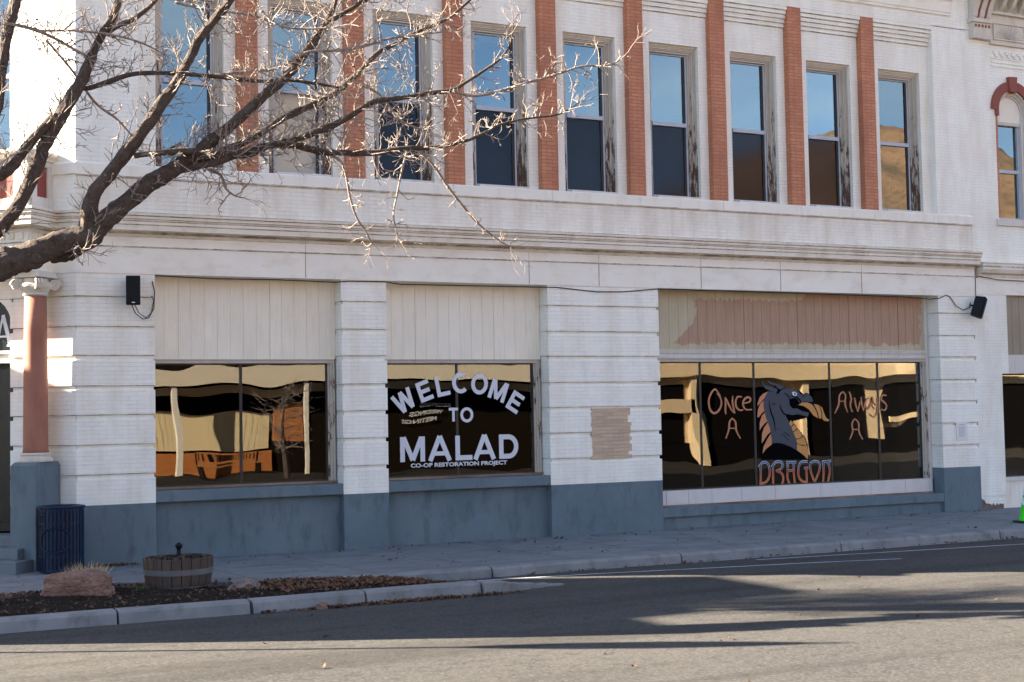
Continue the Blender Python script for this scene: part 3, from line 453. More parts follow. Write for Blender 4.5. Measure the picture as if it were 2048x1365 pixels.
for _ in range(420):   # drift against the island kerb
    x = random.triangular(4.7, 8.4, 6.8); sp.append((x, -4.80-abs(random.gauss(0, .05)), -.17))
for _ in range(120): sp.append((random.gauss(4.05, .2), -.07-abs(random.gauss(0, .07)), .02))
for _ in range(60): sp.append((random.uniform(5, 22), -.03-abs(random.gauss(0, .12)), .02))
for _ in range(46): x = random.uniform(5, 20); y = random.uniform(-2.8, -.1); sp.append((x, y, .028+y*.018))
for _ in range(70): sp.append((random.uniform(9, 19), -3.17-abs(random.gauss(0, .04)), -.17))
for _ in range(36): sp.append((random.uniform(3, 15), random.uniform(-12, -5), -.17))
scatter('dry_leaves', M['leaf'], sp, 'dry brown leaves drifted in the planting bed and along the kerbs', 'leaves', (.035, .085))
cp = []
for _ in range(2600): x = random.uniform(1.0, 7.7); y = random.uniform(-4.45, bedback(x)-.03); cp.append((x, y, soilz(x, y)-.005))
scatter('wood_chips', M['chip'], cp, 'dark wood chip mulch covering the bed', 'mulch', (.015, .05))

# ================================================================ THE CORNER BUILDING
B = thing('corner_building', 'two storey painted white brick corner building with terracotta pilasters and blue grey base', 'building', (12.2, 0, 0))
A = Vector((3.55, 0)); tv = Vector((-.7071, .7071)); nv = Vector((-.7071, -.7071))
ML = Matrix.Translation((3.55, 0, 0)) @ Matrix.Rotation(radians(-45), 4, 'Z')    # frame of the cut corner: x to the right, -y outward
def sd(s, d): q = A+tv*s+nv*d; return (q.x, q.y)
XE = 20.87
G0 = [.89, 1.265, 1.695, 2.12, 2.545, 2.975, 3.405, 3.86, 4.25]; HG = [1.33, 1.76, 2.19, 2.612, 3.053, 3.475, 3.912]
def pier_blocks(mb, x0, x1, y1, xin=.03, s0=None):
    lo = .892; 
    for g0, g1 in zip([1.265, 1.695, 2.125, 2.545, 2.978, 3.407, 3.862], HG):
        mb.box(x0, x1, 0, y1, lo, g0); mb.box(x0+(xin if s0 is None else s0), x1-xin, .03, y1, g0, g1); mb.box(x0+.012, x1-.003, .09, y1-.005, g0, g1); lo = g1
    mb.box(x0, x1, 0, y1, lo, 4.25)
PIERS = [(3.55, 4.68), (7.587, 8.34), (11.25, 13.45), (19.91, 20.868)]
for i, (a, b) in enumerate(PIERS):
    mb = MB(); pier_blocks(mb, a, b, .48, s0=.0124 if i == 0 else None); mb.build('pier', M['white_brick'], B)
    MB().box(a, b, -.004, .48, -.05, .892).build('pier_base', M['blue_base'], B, bevel=.008)
c = MB(ML); pier_blocks(c, -1.13, 0, .45); c.build('pier', M['white_brick'], B)
c = MB(ML); pier_blocks(c, -3.2, -2.2, .45); c.build('pier', M['white_brick'], B)
MB(ML).box(-1.13, 0, -.004, .45, -.05, .892).build('pier_base', M['blue_base'], B, bevel=.008)
# bare brick patch where paint is missing
pt = MB(); z = 1.302; r = 0
while z < 2.13:
    x0 = 12.05+random.choice([-.012, 0, .01, .03]); x1 = 12.80+random.choice([-.03, 0, .02, .04]); pt.box(x0, x1, -.006, .06, z, z+.0585); z += .0614
pt.build('bare_brick_patch', M['tan_brick'], B)
# frieze, lower cornice, sill band: swept round the corner and the porch
porch = [sd(3.4, .58), sd(.38, .58), sd(.38, 0), (A.x, A.y), (XE, 0)]
fr = MB(); fr.sweep([(-.30,4.25),(.012,4.25),(.012,4.36),(.012,4.638),(.030,4.642),(.030,4.658),(.018,4.66),(.018,4.80),(-.3,4.80)], porch); fr.build('frieze', M['frieze'], B)
fj = MB()
for xx in (7.0, 10.9, 12.25, 14.35, 16.1, 18.0): MB().box(xx, xx+.006, -.0185, .0, 4.26, 4.79).build('frieze_joint', M['old_wood'], B)
cr = MB(); cr.sweep([(-.3,4.80),(.022,4.80),(.03,4.815),(.06,4.845),(.09,4.852),(.095,4.872),(.185,4.874),(.188,4.95),(.205,4.955),(.208,5.0),(.228,5.03),(.235,5.035),(.237,5.075),(.262,5.085),(.268,5.118),(.25,5.123),(-.0,5.16),(-.3,5.16)], porch[:-1]+[(XE+.0, 0)])
cr.build('cornice', M['cornice'], B)
dn = MB(ML)
for k in range(8): MB(ML).box(-.44-.155*k-.08, -.44-.155*k, -.62, -.55, 4.69, 4.79).build('dentil', M['cornice'], B)
for k in range(4): MB(ML).box(-.39, -.345, -.52+.135*k, -.44+.135*k, 4.69, 4.79).build('dentil', M['cornice'], B)
# brick between cornice and sill band, and the sill band
bw = MB(); bw.box(A.x, XE, 0, .5, 5.10, 5.70); bw.build('spandrel_wall', M['beige_brick'], B)
bw = MB(ML); bw.box(-3.2, 0, 0, .5, 5.10, 5.70); bw.build('spandrel_wall', M['white_brick'], B)
sbm = MB(); cuts = [sd(1.0, 0), (A.x, 0), 5.95, 7.78, 9.53, 11.36, 13.1, 14.86, 16.62, 18.35, 19.95, 20.87]
sprof = [(-.2,5.672),(.034,5.672),(.036,5.84),(.02,5.862),(-.36,5.872),(-.36,5.672)]
sbm.sweep(sprof, [sd(3.2, 0), (A.x, 0), (5.94, 0)])
for a, b in zip(cuts[2:], cuts[3:]): sbm.sweep(sprof, [(a+.006, 0), (b, 0)])
sbm.build('sill_band', M['sill_stone'], B)
# upper wall: flush corner and end pier, recessed window field, corbelled head
P0 = 1.745; YW = .137
uw = MB(); uw.box(A.x, 4.45, 0, .5, 5.862, 9.62); uw.box(19.97, XE, 0, .5, 5.862, 9.62); uw.box(A.x, XE, 0, .5, 9.605, 11.0)
uw.build('upper_wall', M['white_plain'], B)
for i in range(5):
    pass
cb = MB()
for i in range(5): cb.box(4.45, 19.97, YW-.0272*(i+1), .5, 9.22+.077*i, 9.22+.077*(i+1)-.0)
cb.build('corbelled_courses', M['white_brick'], B)
ww = MB(); xo = [(11.717+P0*k, 12.76+P0*k) for k in range(-4, 5)]
prev = 4.45
for a, b in xo: ww.box(prev, a, YW, .5, 5.862, 8.665); prev = b
ww.box(prev, 19.97, YW, .5, 5.862, 8.665); ww.box(4.45, 19.97, YW, .5, 8.665, 9.22)
ww.build('window_wall', M['white_brick'], B)
c = MB(ML); c.box(-1.13, 0, 0, .5, 5.862, 11.0); c.box(-2.25, -1.13, 0, .5, 9.0, 11.0); c.box(-3.2, -2.25, 0, .5, 5.862, 11)
for k in range(11):
    if k % 2 == 0: c.box(-1.155, -1.13, .02, .3, 5.9+.28*k, 5.9+.28*k+.26)
c.build('upper_wall', M['white_plain'], B)
for k in range(-3, 5):
    x0 = 11.195+P0*k
    MB().box(x0, x0+.317, -.004, YW, 5.866, 9.60).build('pilaster', M['terra_brick'], B, bevel=.006)
tc = MB(); tc.sweep([(-.1,9.85),(.03,9.85),(.035,9.90),(.05,9.905),(.06,10.12),(.16,10.2),(.2,10.35),(.42,10.5),(.45,10.9),(-.1,10.95)], [(A.x, 0), (20.47, 0)])
tc.build('roof_cornice', M['frieze'], B)
# upper windows: casing > sashes, panes, blind
def upper_window(k):
    dx = P0*k; mb = MB(); a, b = 11.717, 12.76; z0, z1 = 5.87, 8.665
    steps = [(.0,.215,.245),(.028,.235,.275),(.045,.255,.30),(.075,.285,.33),(.095,.31,.36)]
    for j, (ins, y, y2) in enumerate(steps):
        nxt = steps[j+1][0] if j < 4 else ins+.03
        mb.box(a+ins, a+nxt, y, .40, z0, z1-ins); mb.box(b-nxt, b-ins, y, .40, z0, z1-ins); mb.box(a+nxt, b-nxt, y, .40, z1-nxt, z1-ins)
    return mb
cas = upper_window(0)
W0 = cas.build('window', M['peeling'], B, label=None)
hd = MB(); 
for j, (i0, i1, y) in enumerate([(.0,.03,.205),(.03,.05,.228),(.05,.075,.248),(.075,.095,.272),(.095,.125,.300)]):
    hd.box(11.717+i0, 12.76-i0, y, .40, 8.665-i1, 8.665-i0-.0005)
H0 = hd.build('window_head', M['trim'], W0)
ls = MB(); ls.box(11.80, 12.70, .05, .40, 5.866, 5.905); ls.box(11.83, 12.67, .25, .40, 5.905, 5.93)
S0 = ls.build('window_sill', M['trim'], W0)
XA, XB = 11.843, 12.634
fr0 = MB(); fr0.box(XA, XA+.035, .345, .39, 5.93, 8.54); fr0.box(XB-.03, XB, .335, .39, 5.93, 8.54); fr0.box(XA+.035, XB-.03, .345, .39, 8.51, 8.54)
fr0.box(XA+.035, XB-.03, .315, .39, 7.215, 7.285); fr0.box(XA+.035, XB-.03, .35, .39, 5.93, 5.965)
F0 = fr0.build('sash_frame', M['sash'], W0, bevel=.004)
js = MB(); js.box(XB-.075, XB-.0305, .352, .39, 5.965, 8.51); js.box(XB-.075, XB-.0305, .347, .352, 7.0, 7.2)
J0 = js.build('jamb_liner', M['frame_dark'], W0)
p1 = MB().box(XA+.035, XB-.075, .372, .378, 7.285, 8.51).build('upper_pane', M['sky_glass'], W0)
p2 = MB().box(XA+.035, XB-.075, .365, .371, 5.965, 7.215).build('lower_pane', M['screen_glass'], W0)
scr = MB().box(XA+.02, XB-.02, .47, .475, 5.9, 7.25).build('curtain', M['dark_curtain'], W0)
kids = [H0, S0, F0, J0, p1, p2, scr]
for k in range(-4, 5):
    if k == 0: continue
    w = W0.copy(); COL.objects.link(w); w.location = (P0*k, 0, 0)
    for q in kids:
        d = q.copy(); COL.objects.link(d); d.parent = w
        if q is scr and k == -3: d.data = d.data.copy(); d.data.materials[0] = M['tan_blind']; d['label'] = 'tan roller blind'
        if q is scr and k == -4: d.data = d.data.copy(); d.data.materials[0] = M['white_blind']
        if q is p2 and k == -3: d.data = d.data.copy(); d.data.materials[0] = M['clear_glass']
        if q is p2 and k == -4: d.data = d.data.copy(); d.data.materials[0] = M['sky_glass']
        if q is p2 and k == 4: d.data = d.data.copy(); d.data.materials[0] = M['sky_glass']
# shell and dark rooms
sh = MB(); sh.box(4.2, XE-.003, 9.0, 9.3, -.05, 11); sh.box(XE-.3, XE-.003, .5, 9.0, -.05, 11); sh.box(1.0, 1.3, 2.6, 9.3, -.05, 11); sh.box(1.3, 4.2, 9.0, 9.3, -.05, 11)
sh.slab([(3.7,.1),(20.5,.1),(20.5,9.1),(1.1,9.1),(1.1,2.6)], 10.99, 11.1)
sh.build('rear_walls_and_roof', M['white_plain'], B)
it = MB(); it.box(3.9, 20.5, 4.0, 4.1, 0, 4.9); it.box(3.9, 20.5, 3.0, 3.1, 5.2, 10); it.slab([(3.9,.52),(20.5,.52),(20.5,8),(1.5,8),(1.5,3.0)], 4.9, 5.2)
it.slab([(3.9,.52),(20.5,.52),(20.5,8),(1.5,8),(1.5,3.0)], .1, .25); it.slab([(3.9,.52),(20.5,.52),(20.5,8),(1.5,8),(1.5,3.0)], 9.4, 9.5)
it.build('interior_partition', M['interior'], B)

# ---- shopfront bays
def ply(x0, x1, z0, z1, mat, seams=()):
    mb = MB(); x = x0; k = 0; y = .30
    while x < x1-.01:
        nx_ = min(x+.203, x1); seam = any(abs(x-s) < .11 for s in seams)
        if seam: mb.box(x, x+.014, y+.012, y+.03, z0, z1); x += .014
        mb.box(x, nx_-.007, y, y+.03, z0, z1)
        mb.box(nx_-.007, nx_, y+.006, y+.03, z0, z1); x = nx_; k += 1
    return mb.build('plywood_panel', mat, B)
ply(4.68, 7.587, 3.012, 4.25, M['ply_cream'], (5.1, 6.5)); ply(8.34, 11.25, 3.012, 4.25, M['ply_cream'], (8.9, 10.3))
ply(13.45, 19.80, 3.19, 4.25, M['ply_brown'], (15.5, 16.75, 17.95, 19.2))
def shop_window(x0, x1, zb, zt, mull, xr):
    fr = MB(); fr.box(x0-.0, xr, .285, .42, zt, zt+.045); fr.box(x0, xr, .275, .42, zt+.045, zt+.066)
    fr.box(xr-.03, xr, .27, .44, zb-.0, zt); fr.box(xr-.07, xr-.03, .30, .44, zb, zt); fr.box(xr-.10, xr-.07, .33, .44, zb, zt); fr.box(x0, x0+.03, .30, .44, zb, zt)
    w = fr.build('shop_window', M['peeling2'], B, bevel=.004)
    mf = MB(); mf.box(x0+.03, xr-.10, .338, .40, zt-.022, zt); mf.box(x0+.03, xr-.10, .338, .40, zb, zb+.02)
    for m in mull: mf.box(m-.023, m+.023, .3405, .40, zb+.02, zt-.022)
    mf.box(xr-.135, xr-.10, .34, .40, zb+.02, zt-.022)
    mf.build('mullions', M['frame_dark'], w)
    e = [x0+.03]+list(mull)+[xr-.135]
    for a, b in zip(e, e[1:]):
        MB().box(a+(.001 if a != e[0] else 0), b-(.001 if b != e[-1] else 0), .3455, .3505, zb+.02, zt-.022).build('pane', M['shop_glass'], w)
    return w
def m_peel2():
    T = NT('flaking_shop_frame_paint'); n = T.noise(6, 7, .72, stretch=(2, 2, .6))
    f = T.ramp(n, [(.56, 0), (.58, 1)]); sp = T.n('SeparateXYZ', {0: T.pos()})
    hgt = T.n('MapRange', {0: sp.outputs[2], 1: 2.9, 2: 2.96, 3: 1., 4: .15}).outputs[0]
    c = T.mix(T.noise(3, 5), (.52,.49,.43), (.42,.38,.31)); w = T.mix(T.noise(14, 4), (.06,.025,.015), (.15,.08,.05))
    return T.fin(T.mix(T.math('MULTIPLY', f, hgt), c, w), .75, T.math('SUBTRACT', T.noise(25, 4), f), .4, .008)
M['peeling2'] = m_peel2()
w1 = shop_window(4.68, 7.587, 1.10, 2.945, [6.06], 7.56)
w2 = shop_window(8.34, 11.25, 1.10, 2.945, [9.70], 11.225)
w3 = shop_window(13.45, 19.80, .69, 2.965, [14.515, 15.70, 17.455, 18.625], 19.80)
for (a, b) in ((4.68, 7.587), (8.34, 11.25)):
    MB().box(a, b, .262, .45, 1.062, 1.10).build('wooden_sill', M['old_wood'], B, bevel=.004)
    MB().box(a, b, .006, .46, .89, 1.058).build('sill_ledge', M['blue_base'], B, bevel=.01)
    MB().box(a, b, .15, .46, -.05, .888).build('base_wall', M['blue_base'], B)
tr = MB(); tr.box(13.45, 19.80, .275, .44, 3.12, 3.188); tr.box(13.45, 19.80, .262, .275, 3.16, 3.186); tr.box(13.45, 19.80, .29, .44, 3.034, 3.118)
tr.box(19.80, 19.86, .285, .46, .66, 4.25); tr.box(19.862, 19.91, .31, .46, .66, 4.25); tr.build('transom_trim', M['trim'], B, bevel=.004)
tl = MB(); xs_ = [13.45, 13.68, 14.15, 14.65, 15.3, 16.05, 17.1, 18.3, 19.15, 19.85]
for a, b in zip(xs_, xs_[1:]): tl.box(a+.003, b-.003, .25, .46, .43, .684)
tl.build('sill_tiles', M['tile'], B, bevel=.004)
MB().box(13.45, 19.86, .235, .46, .40, .428).build('wooden_sill', M['old_wood'], B)
MB().box(13.45, 19.905, .004, .46, .235, .398).build('sill_ledge', M['blue_base'], B, bevel=.012)
MB().box(13.45, 19.905, .07, .46, -.05, .233).build('base_wall', M['blue_base'], B)

# ---- writing on the glass
YG = .3385
ar = MB()
for ch, x, z, rot, wd in [('W',8.775,2.335,30,.37),('E',9.135,2.495,20,.235),('L',9.455,2.575,11,.235),('C',9.775,2.622,3,.29),('O',10.13,2.60,-7,.30),('M',10.475,2.487,-20,.31),('E',10.79,2.29,-32,.24)]:
    glyph(ar, ch, x, z, .335, wd, YG-.002, rot)
ar.build('welcome_lettering', M['lettering'], w2)
ar = MB()
glyph(ar, 'T', 9.645, 2.10, .225, .165, YG-.002, 0); glyph(ar, 'O', 9.888, 2.092, .24, .235, YG-.002, 0); ar.build('to_lettering', M['lettering'], w2)
ar = MB()
for ch, x0, x1 in [('M',8.688,9.128),('A',9.175,9.605),('L',9.668,9.975),('A',9.99,10.41),('D',10.47,10.83)]: glyph(ar, ch, (x0+x1)/2, 1.55, .405, x1-x0, YG-.002, 0)
ar.build('town_lettering', M['lettering'], w2)
text_obj('project_lettering', 'CO-OP RESTORATION PROJECT', 8.858, 1.232, YG-.003, .088, 1.745, M['lettering'], w2, .035)

def m_paint(name, c, var=.12): return m_simple(name, c, .55, var=var, sc=6)
M['d_blue'] = m_paint('slate_blue_paint', (.022,.038,.062), .25); M['d_orange'] = m_paint('ochre_orange_paint', (.50,.235,.06)); M['d_peach'] = m_paint('salmon_paint', (.52,.21,.09))
M['d_black'] = m_simple('black_window_paint', (.004,.004,.005), .9); M['d_eye'] = m_paint('pale_blue_paint', (.55,.66,.75)); M['d_line'] = m_paint('cream_outline_paint', (.62,.33,.21))
def m_grad():
    T = NT('blue_to_red_paint'); sp = T.n('SeparateXYZ', {0: T.pos()})
    z = T.math('ADD', sp.outputs[2], T.math('MULTIPLY', T.math('SUBTRACT', T.noise(30, 3), .5), .10))
    f = T.n('MapRange', {0: z, 1: .80, 2: 1.12}).outputs[0]
    c = T.ramp(f, [(0, (.42,.12,.05)), (.50, (.26,.035,.018)), (.66, (.06,.02,.03)), (.78, (.015,.04,.09)), (1, (.03,.09,.2))])
    return T.fin(c, .5)
M['d_grad'] = m_grad()
T = NT('orange_script_paint'); M['d_script'] = T.fin(T.mix(T.ramp(T.noise(20, 3), [(.35, 0), (.65, 1)]), (.42,.115,.035), (.60,.23,.09)), .5)
def paint_poly(name, polys, y, mat):
    mb = MB(); y -= .0315
    for k, p in enumerate(polys): mb.prism(p, y-.0003*k, y-.0003*k+.0015)
    return mb.build(name, mat, w3)
paint_poly('dragon_backing', DRAGON['black'], .3690, M['d_black'])
paint_poly('dragon_head', DRAGON['blue'], .3665, M['d_blue'])
paint_poly('dragon_flame_and_chest', DRAGON['orange'], .3655, M['d_orange'])
paint_poly('dragon_spines', DRAGON['peach'], .3655, M['d_peach'])
paint_poly('dragon_eye', DRAGON['eye'], .3635, M['d_eye']); paint_poly('dragon_pupil', DRAGON['pupil'], .3620, M['d_black'])
def strokes(name, lst, y, mat, wadd=0, wmul=1):
    mb = MB(); y -= .0315
    for k, (p, w) in enumerate(lst): stroke(mb, p, [max(.004, a*wmul+wadd) for a in w], y-.0002*k)
    return mb.build(name, mat, w3)
strokes('dragon_line_work', DRAGON['detail'], .3630, M['d_black'], .003, 1.25)
for kk in ('once', 'a1', 'always', 'a2'):
    strokes('script_outline', DRAGON['script_'+kk], .3690, M['d_line'], .012, 1.2)
    strokes('script_lettering', DRAGON['script_'+kk], .3640, M['d_script'], -.001, 1.2)
T = NT('pale_to_peach_outline'); sp_ = T.n('SeparateXYZ', {0: T.pos()})
M['d_line2'] = T.fin(T.ramp(T.n('MapRange', {0: sp_.outputs[2], 1: .93, 2: 1.06}).outputs[0], [(0, (.58,.22,.11)), (1, (.50,.60,.75))]), .5)
strokes('block_outline', DRAGON['block'], .3690, M['d_line2'], .013, 1.35)
strokes('block_lettering', DRAGON['block'], .3635, M['d_grad'], -.006, 1.3)

M['door_glass'] = m_simple('dark_door_glass', (.004,.006,.007), .25, 0, .35)
# ---- corner entrance: column, pedestal, porch, steps, doorway
ped = MB(ML); ped.box(-.69, -.26, -.57, -.01, -.05, 1.49); ped.add([(-.69,-.57,1.49),(-.26,-.57,1.49),(-.26,-.01,1.49),(-.69,-.01,1.49),(-.65,-.53,1.54),(-.30,-.53,1.54),(-.30,-.01,1.54),(-.65,-.01,1.54)], [(0,1,5,4),(1,2,6,5),(2,3,7,6),(3,0,4,7),(4,5,6,7)])
ped.build('pedestal', M['blue_base'], B, bevel=.008)
cc = sd(.475, .285)
col = MB(); col.lathe([(.185,1.66),(.172,1.72),(.168,2.6),(.160,3.4),(.152,3.92)], (cc[0], cc[1], 0), 40); col.build('column_shaft', M['column_paint'], B, smooth=True)
cb_ = MB(); cb_.lathe([(.235,1.54),(.24,1.56),(.235,1.60),(.20,1.615),(.195,1.63),(.215,1.64),(.215,1.655),(.19,1.668)], (cc[0], cc[1], 0), 40); cb_.build('column_base', M['cap_stone'], B)
cp_ = MB(); cp_.lathe([(.155,3.90),(.18,3.92),(.165,3.94),(.175,3.96),(.225,4.03),(.23,4.06),(.18,4.10),(.18,4.15)], (cc[0], cc[1], 0), 40)
Mc = Matrix.Translation((cc[0], cc[1], 0)) @ Matrix.Rotation(radians(-45), 4, 'Z'); cp_.M = Mc
cp_.box(-.225, .225, -.225, .225, 4.16, 4.20); cp_.box(-.205, .205, -.205, .205, 4.20, 4.25)
cap = cp_.build('capital', M['cap_stone'], B, bevel=.004)
for qx, qy in ((1,1),(1,-1),(-1,1),(-1,-1)):
    v = MB(Mc); ctr = Vector((qx*.182, qy*.182, 4.06)); rad = Vector((qx, qy, 0)).normalized(); tan = Vector((-rad.y, rad.x, 0))
    pts = []; rr = []
    for i in range(40):
        a = i/39*2.4*2*pi; r = .084*(1-i/44); pts.append(ctr+rad*(cos(a)*r)+Vector((0,0,1))*(sin(a)*r)); rr.append(.015*(1-i/70))
    v.tube(pts, rr, 6)
    disc = [ctr+rad*(cos(2*pi*i/18)*.074)+Vector((0,0,1))*(sin(2*pi*i/18)*.074) for i in range(18)]
    n = 18; v.add([p+tan*.035 for p in disc]+[p-tan*.035 for p in disc], [tuple(range(n)), tuple(range(2*n-1, n-1, -1))]+[(i, (i+1) % n, n+(i+1) % n, n+i) for i in range(n)])
    for sg in (1, -1): v.tube([p+tan*.035*sg for p in pts], rr, 6)
    v.build('volute', M['cap_stone'], cap, smooth=False)
lf = MB(Mc)
for k in range(16):
    a = 2*pi*k/16; c0 = Vector((cos(a)*.17, sin(a)*.17, 3.99)); lf.tube([c0, c0+Vector((cos(a)*.035, sin(a)*.035, .05)), c0+Vector((cos(a)*.02, sin(a)*.02, .10)), c0+Vector((cos(a)*-.01, sin(a)*-.01, .14))], [.02,.026,.018,.008], 6)
lf.build('egg_moulding', M['cap_stone'], cap)
sf = MB(ML); sf.box(-3.4, -.38, -.575, 0, 4.30, 4.85); sf.box(-3.4, -.38, -.58, 0, 4.85, 5.155); sf.build('porch_beam', M['frieze'], B)
pp = MB(ML)
for a in (-3.3, -2.6, -1.9, -1.05, -.55): pp.box(a-.08, a+.17, -.58, -.46, 5.15, 5.86)
pp.box(-3.4, -.38, -.56, -.48, 5.15, 5.30); pp.box(-3.4, -.38, -.56, -.48, 5.76, 5.86)
pp.box(-.46, -.385, -.46, -.0, 5.15, 5.33); pp.box(-.46, -.385, -.46, 0, 5.78, 5.86); pp.box(-.46, -.385, -.46, -.36, 5.33, 5.78); pp.box(-.46, -.385, -.12, 0, 5.33, 5.78)
pp.build('porch_parapet', M['trim'], B, bevel=.006)
rp = MB(ML); rp.box(-.44, -.41, -.36, -.12, 5.33, 5.78)
for a, b in ((-.88,-.63),(-1.82,-1.13)): MB(ML).box(a, b, -.545, -.51, 5.30, 5.76).build('red_panel', M['red_panel'], B)
rp.build('red_panel', M['red_panel'], B)
cpn = MB(); cpn.sweep([(-.12,5.86),(.02,5.86),(.03,5.89),(.075,5.93),(.085,5.955),(.085,5.985),(-.12,6.02)], [sd(3.4,.58), sd(.38,.58), sd(.38,0)]); cpn.build('parapet_cap', M['cornice'], B)
MB(ML).box(-3.3, -.45, -.50, -.06, 5.93, 5.99).build('parapet_coping', M['red_stone'], B)
st = MB(ML); st.box(-3.2, -.30, -.95, -.0, -.05, .19); st.box(-3.2, -.46, -.71, -.0, .19, .345); st.box(-3.2, -.72, -.45, -.0, .345, .50)
st.build('entrance_steps', m_plaster('blue_grey_step_concrete', (.125,.16,.185), (.15,.185,.21), (.09,.115,.135), .6, .25), B, bevel=.01)
ew = MB(ML); ew.box(-2.2, -1.05, .3, .34, .5, 3.0); ew.build('entrance_door', M['frame_dark'], B)
MB(ML).box(-2.1, -1.06, .26, .29, .62, 2.9).build('door_glass', M['door_glass'], B)
tb = MB(ML); tb.box(-2.2, -1.05, .08, .4, 2.98, 3.03); tb.box(-2.2, -1.05, .11, .4, 3.03, 3.12); tb.box(-2.2, -1.05, .06, .4, 3.12, 3.16); tb.build('transom_bar', M['trim'], B)
tg = MB(ML).box(-2.2, -1.05, .22, .24, 3.16, 4.1).build('transom_glass', M['door_glass'], B)
arh = MB(ML); pts = [(-1.13, 4.28), (-2.2, 4.28), (-2.2, 3.75)] + [(-1.70+.57*cos(a), 3.52+.48*sin(a)) for a in [pi-i*pi/14 for i in range(15)]] + [(-1.13, 3.52)]
arh.prism(pts, .03, .4); arh.build('entrance_arch', M['white_brick'], B)
la = MB(ML)
for k, (p, w) in enumerate([([(-1.54,3.24),(-1.42,3.70)], .035), ([(-1.42,3.70),(-1.29,3.24)], .065), ([(-1.49,3.38),(-1.34,3.38)], .03), ([(-1.59,3.243),(-1.49,3.243)], .025), ([(-1.35,3.243),(-1.23,3.243)], .025)]): stroke(la, p, [w]*2, .212-.001*k, sub=1)
la.build('sign_lettering', M['lettering'], tg)
uwf = MB(ML); uwf.box(-2.25, -1.05, .22, .26, 5.9, 5.98); uwf.box(-2.25, -1.05, .2, .26, 7.25, 7.32); uwf.box(-2.25, -1.05, .22, .26, 8.9, 9.0); uwf.box(-1.17, -1.10, .23, .27, 5.95, 8.95); cw = uwf.build('window', M['sash'], B)
MB(ML).box(-2.25, -1.05, .24, .246, 5.98, 7.25).build('lower_pane', M['sky_glass'], cw); MB(ML).box(-2.25, -1.05, .24, .246, 7.32, 8.9).build('upper_pane', M['sky_glass'], cw)
# ================================================================ THE NEIGHBOURING BUILDING
Nb = thing('neighbouring_building', 'white painted building at the right with a red arched window and ornate bracketed cornice', 'building', (25, .5, 0))
YN = .035
q = MB(); q.box(XE+.004, 21.57, YN, .6, .28, 4.30); q.box(21.57, 21.76, YN+.004, .6, 2.72, 4.30); q.box(21.76, 32, .13, .6, 3.02, 3.10)
q.build('shopfront_pier', M['white_plain'], Nb)
jg = MB(); z = .28; pr = []      # flaked foot of the pier
pts = [(XE+.004, .285)]; x = XE+.004
while x < 21.55: pts.append((x, .24-.11*noise.noise(Vector((x*6, 0, 0)))-.05*noise.noise(Vector((x*21, 3, 0)))-random.uniform(0, .014)-.10*min(1, (x-XE)*4))); x += .018
pts.append((21.57, .285)); jg.prism(pts[::-1], YN, YN+.012); jg.build('flaked_paint_edge', M['white_plain'], Nb)
MB().box(XE+.004, 21.5, YN+.01, .6, -.05, .28).build('exposed_foundation', m_bark('crumbling_brown_stone', (.13,.09,.08), (.22,.16,.145), (.07,.045,.04), .8), Nb)
q = MB(); q.box(XE+.004, 21.69, YN, .6, 4.93, 9.42); q.box(21.69, 22.53, YN, .6, 4.93, 5.70); q.box(22.53, 32, YN, .6, 4.93, 9.42)
ctr = 22.11; ri = .42
pts = [(21.69, 9.42), (21.69, 8.05)]+[(ctr+ri*cos(a), 8.05+ri*.98*sin(a)) for a in [pi-i*pi/18 for i in range(19)]]+[(22.53, 9.42)]
q.prism(pts, YN, .6); q.box(XE+.004, 32, YN, .6, 9.42, 11); q.build('upper_wall', M['white_plain'], Nb)
def archband(r0, r1, z0, y0, y1, n=20, sx=1.0):
    mb = MB(); o = [(ctr+r1*cos(a)*sx, z0+r1*sin(a)) for a in [pi*i/n for i in range(n+1)]]; i_ = [(ctr+r0*cos(a), z0+r0*sin(a)) for a in [pi*i/n for i in range(n+1)]]
    for k in range(n): mb.prism([o[k], o[k+1], i_[k+1], i_[k]], y0, y1)
    return mb
aw = MB(); aw.box(21.69, 21.73, .09, .3, 5.84, 8.05); aw.box(22.49, 22.53, .09, .3, 5.84, 8.05); aw.box(22.43, 22.49, .13, .3, 5.84, 8.05); aw.box(21.73, 22.43, .16, .3, 7.80, 7.86)
AW = aw.build('arched_window', M['trim'], Nb)
archband(.36, .405, 8.05, .09, .3).build('arch_moulding', M['trim'], AW); archband(.32, .358, 8.05, .12, .3).build('arch_moulding', M['trim'], AW)
tp = MB(); tp.prism([(ctr+.33*cos(pi*i/18), 8.05+.33*sin(pi*i/18)) for i in range(19)]+[(21.78, 7.86), (22.44, 7.86)], .15, .3); tp.build('arch_panel', M['sill_stone'], AW)
sx = MB(); sx.box(21.73, 22.43, .19, .3, 6.82, 6.89); sx.box(21.73, 22.43, .19, .3, 5.84, 5.90); sx.box(22.38, 22.43, .19, .3, 5.90, 6.82); sx.box(22.38, 22.43, .19, .3, 6.89, 7.80); sx.build('sash_frame', M['sash'], AW)
MB().box(21.73, 22.38, .24, .246, 6.89, 7.80).build('upper_pane', M['sky_glass'], AW); MB().box(21.73, 22.38, .24, .246, 5.90, 6.82).build('lower_pane', M['sky_glass'], AW)
ra = archband(.41, .60, 8.08, YN-.05, YN+.06); 
ra.box(21.625, 21.70, YN-.05, YN+.06, 7.95, 8.08); ra.box(22.52, 22.6, YN-.05, YN+.06, 7.95, 8.08)
ra.prism([(21.99,8.46),(22.16,8.44),(22.20,8.77),(21.97,8.76)], YN-.085, YN+.06); ra.build('red_arch_surround', M['red_stone'], Nb, bevel=.006)
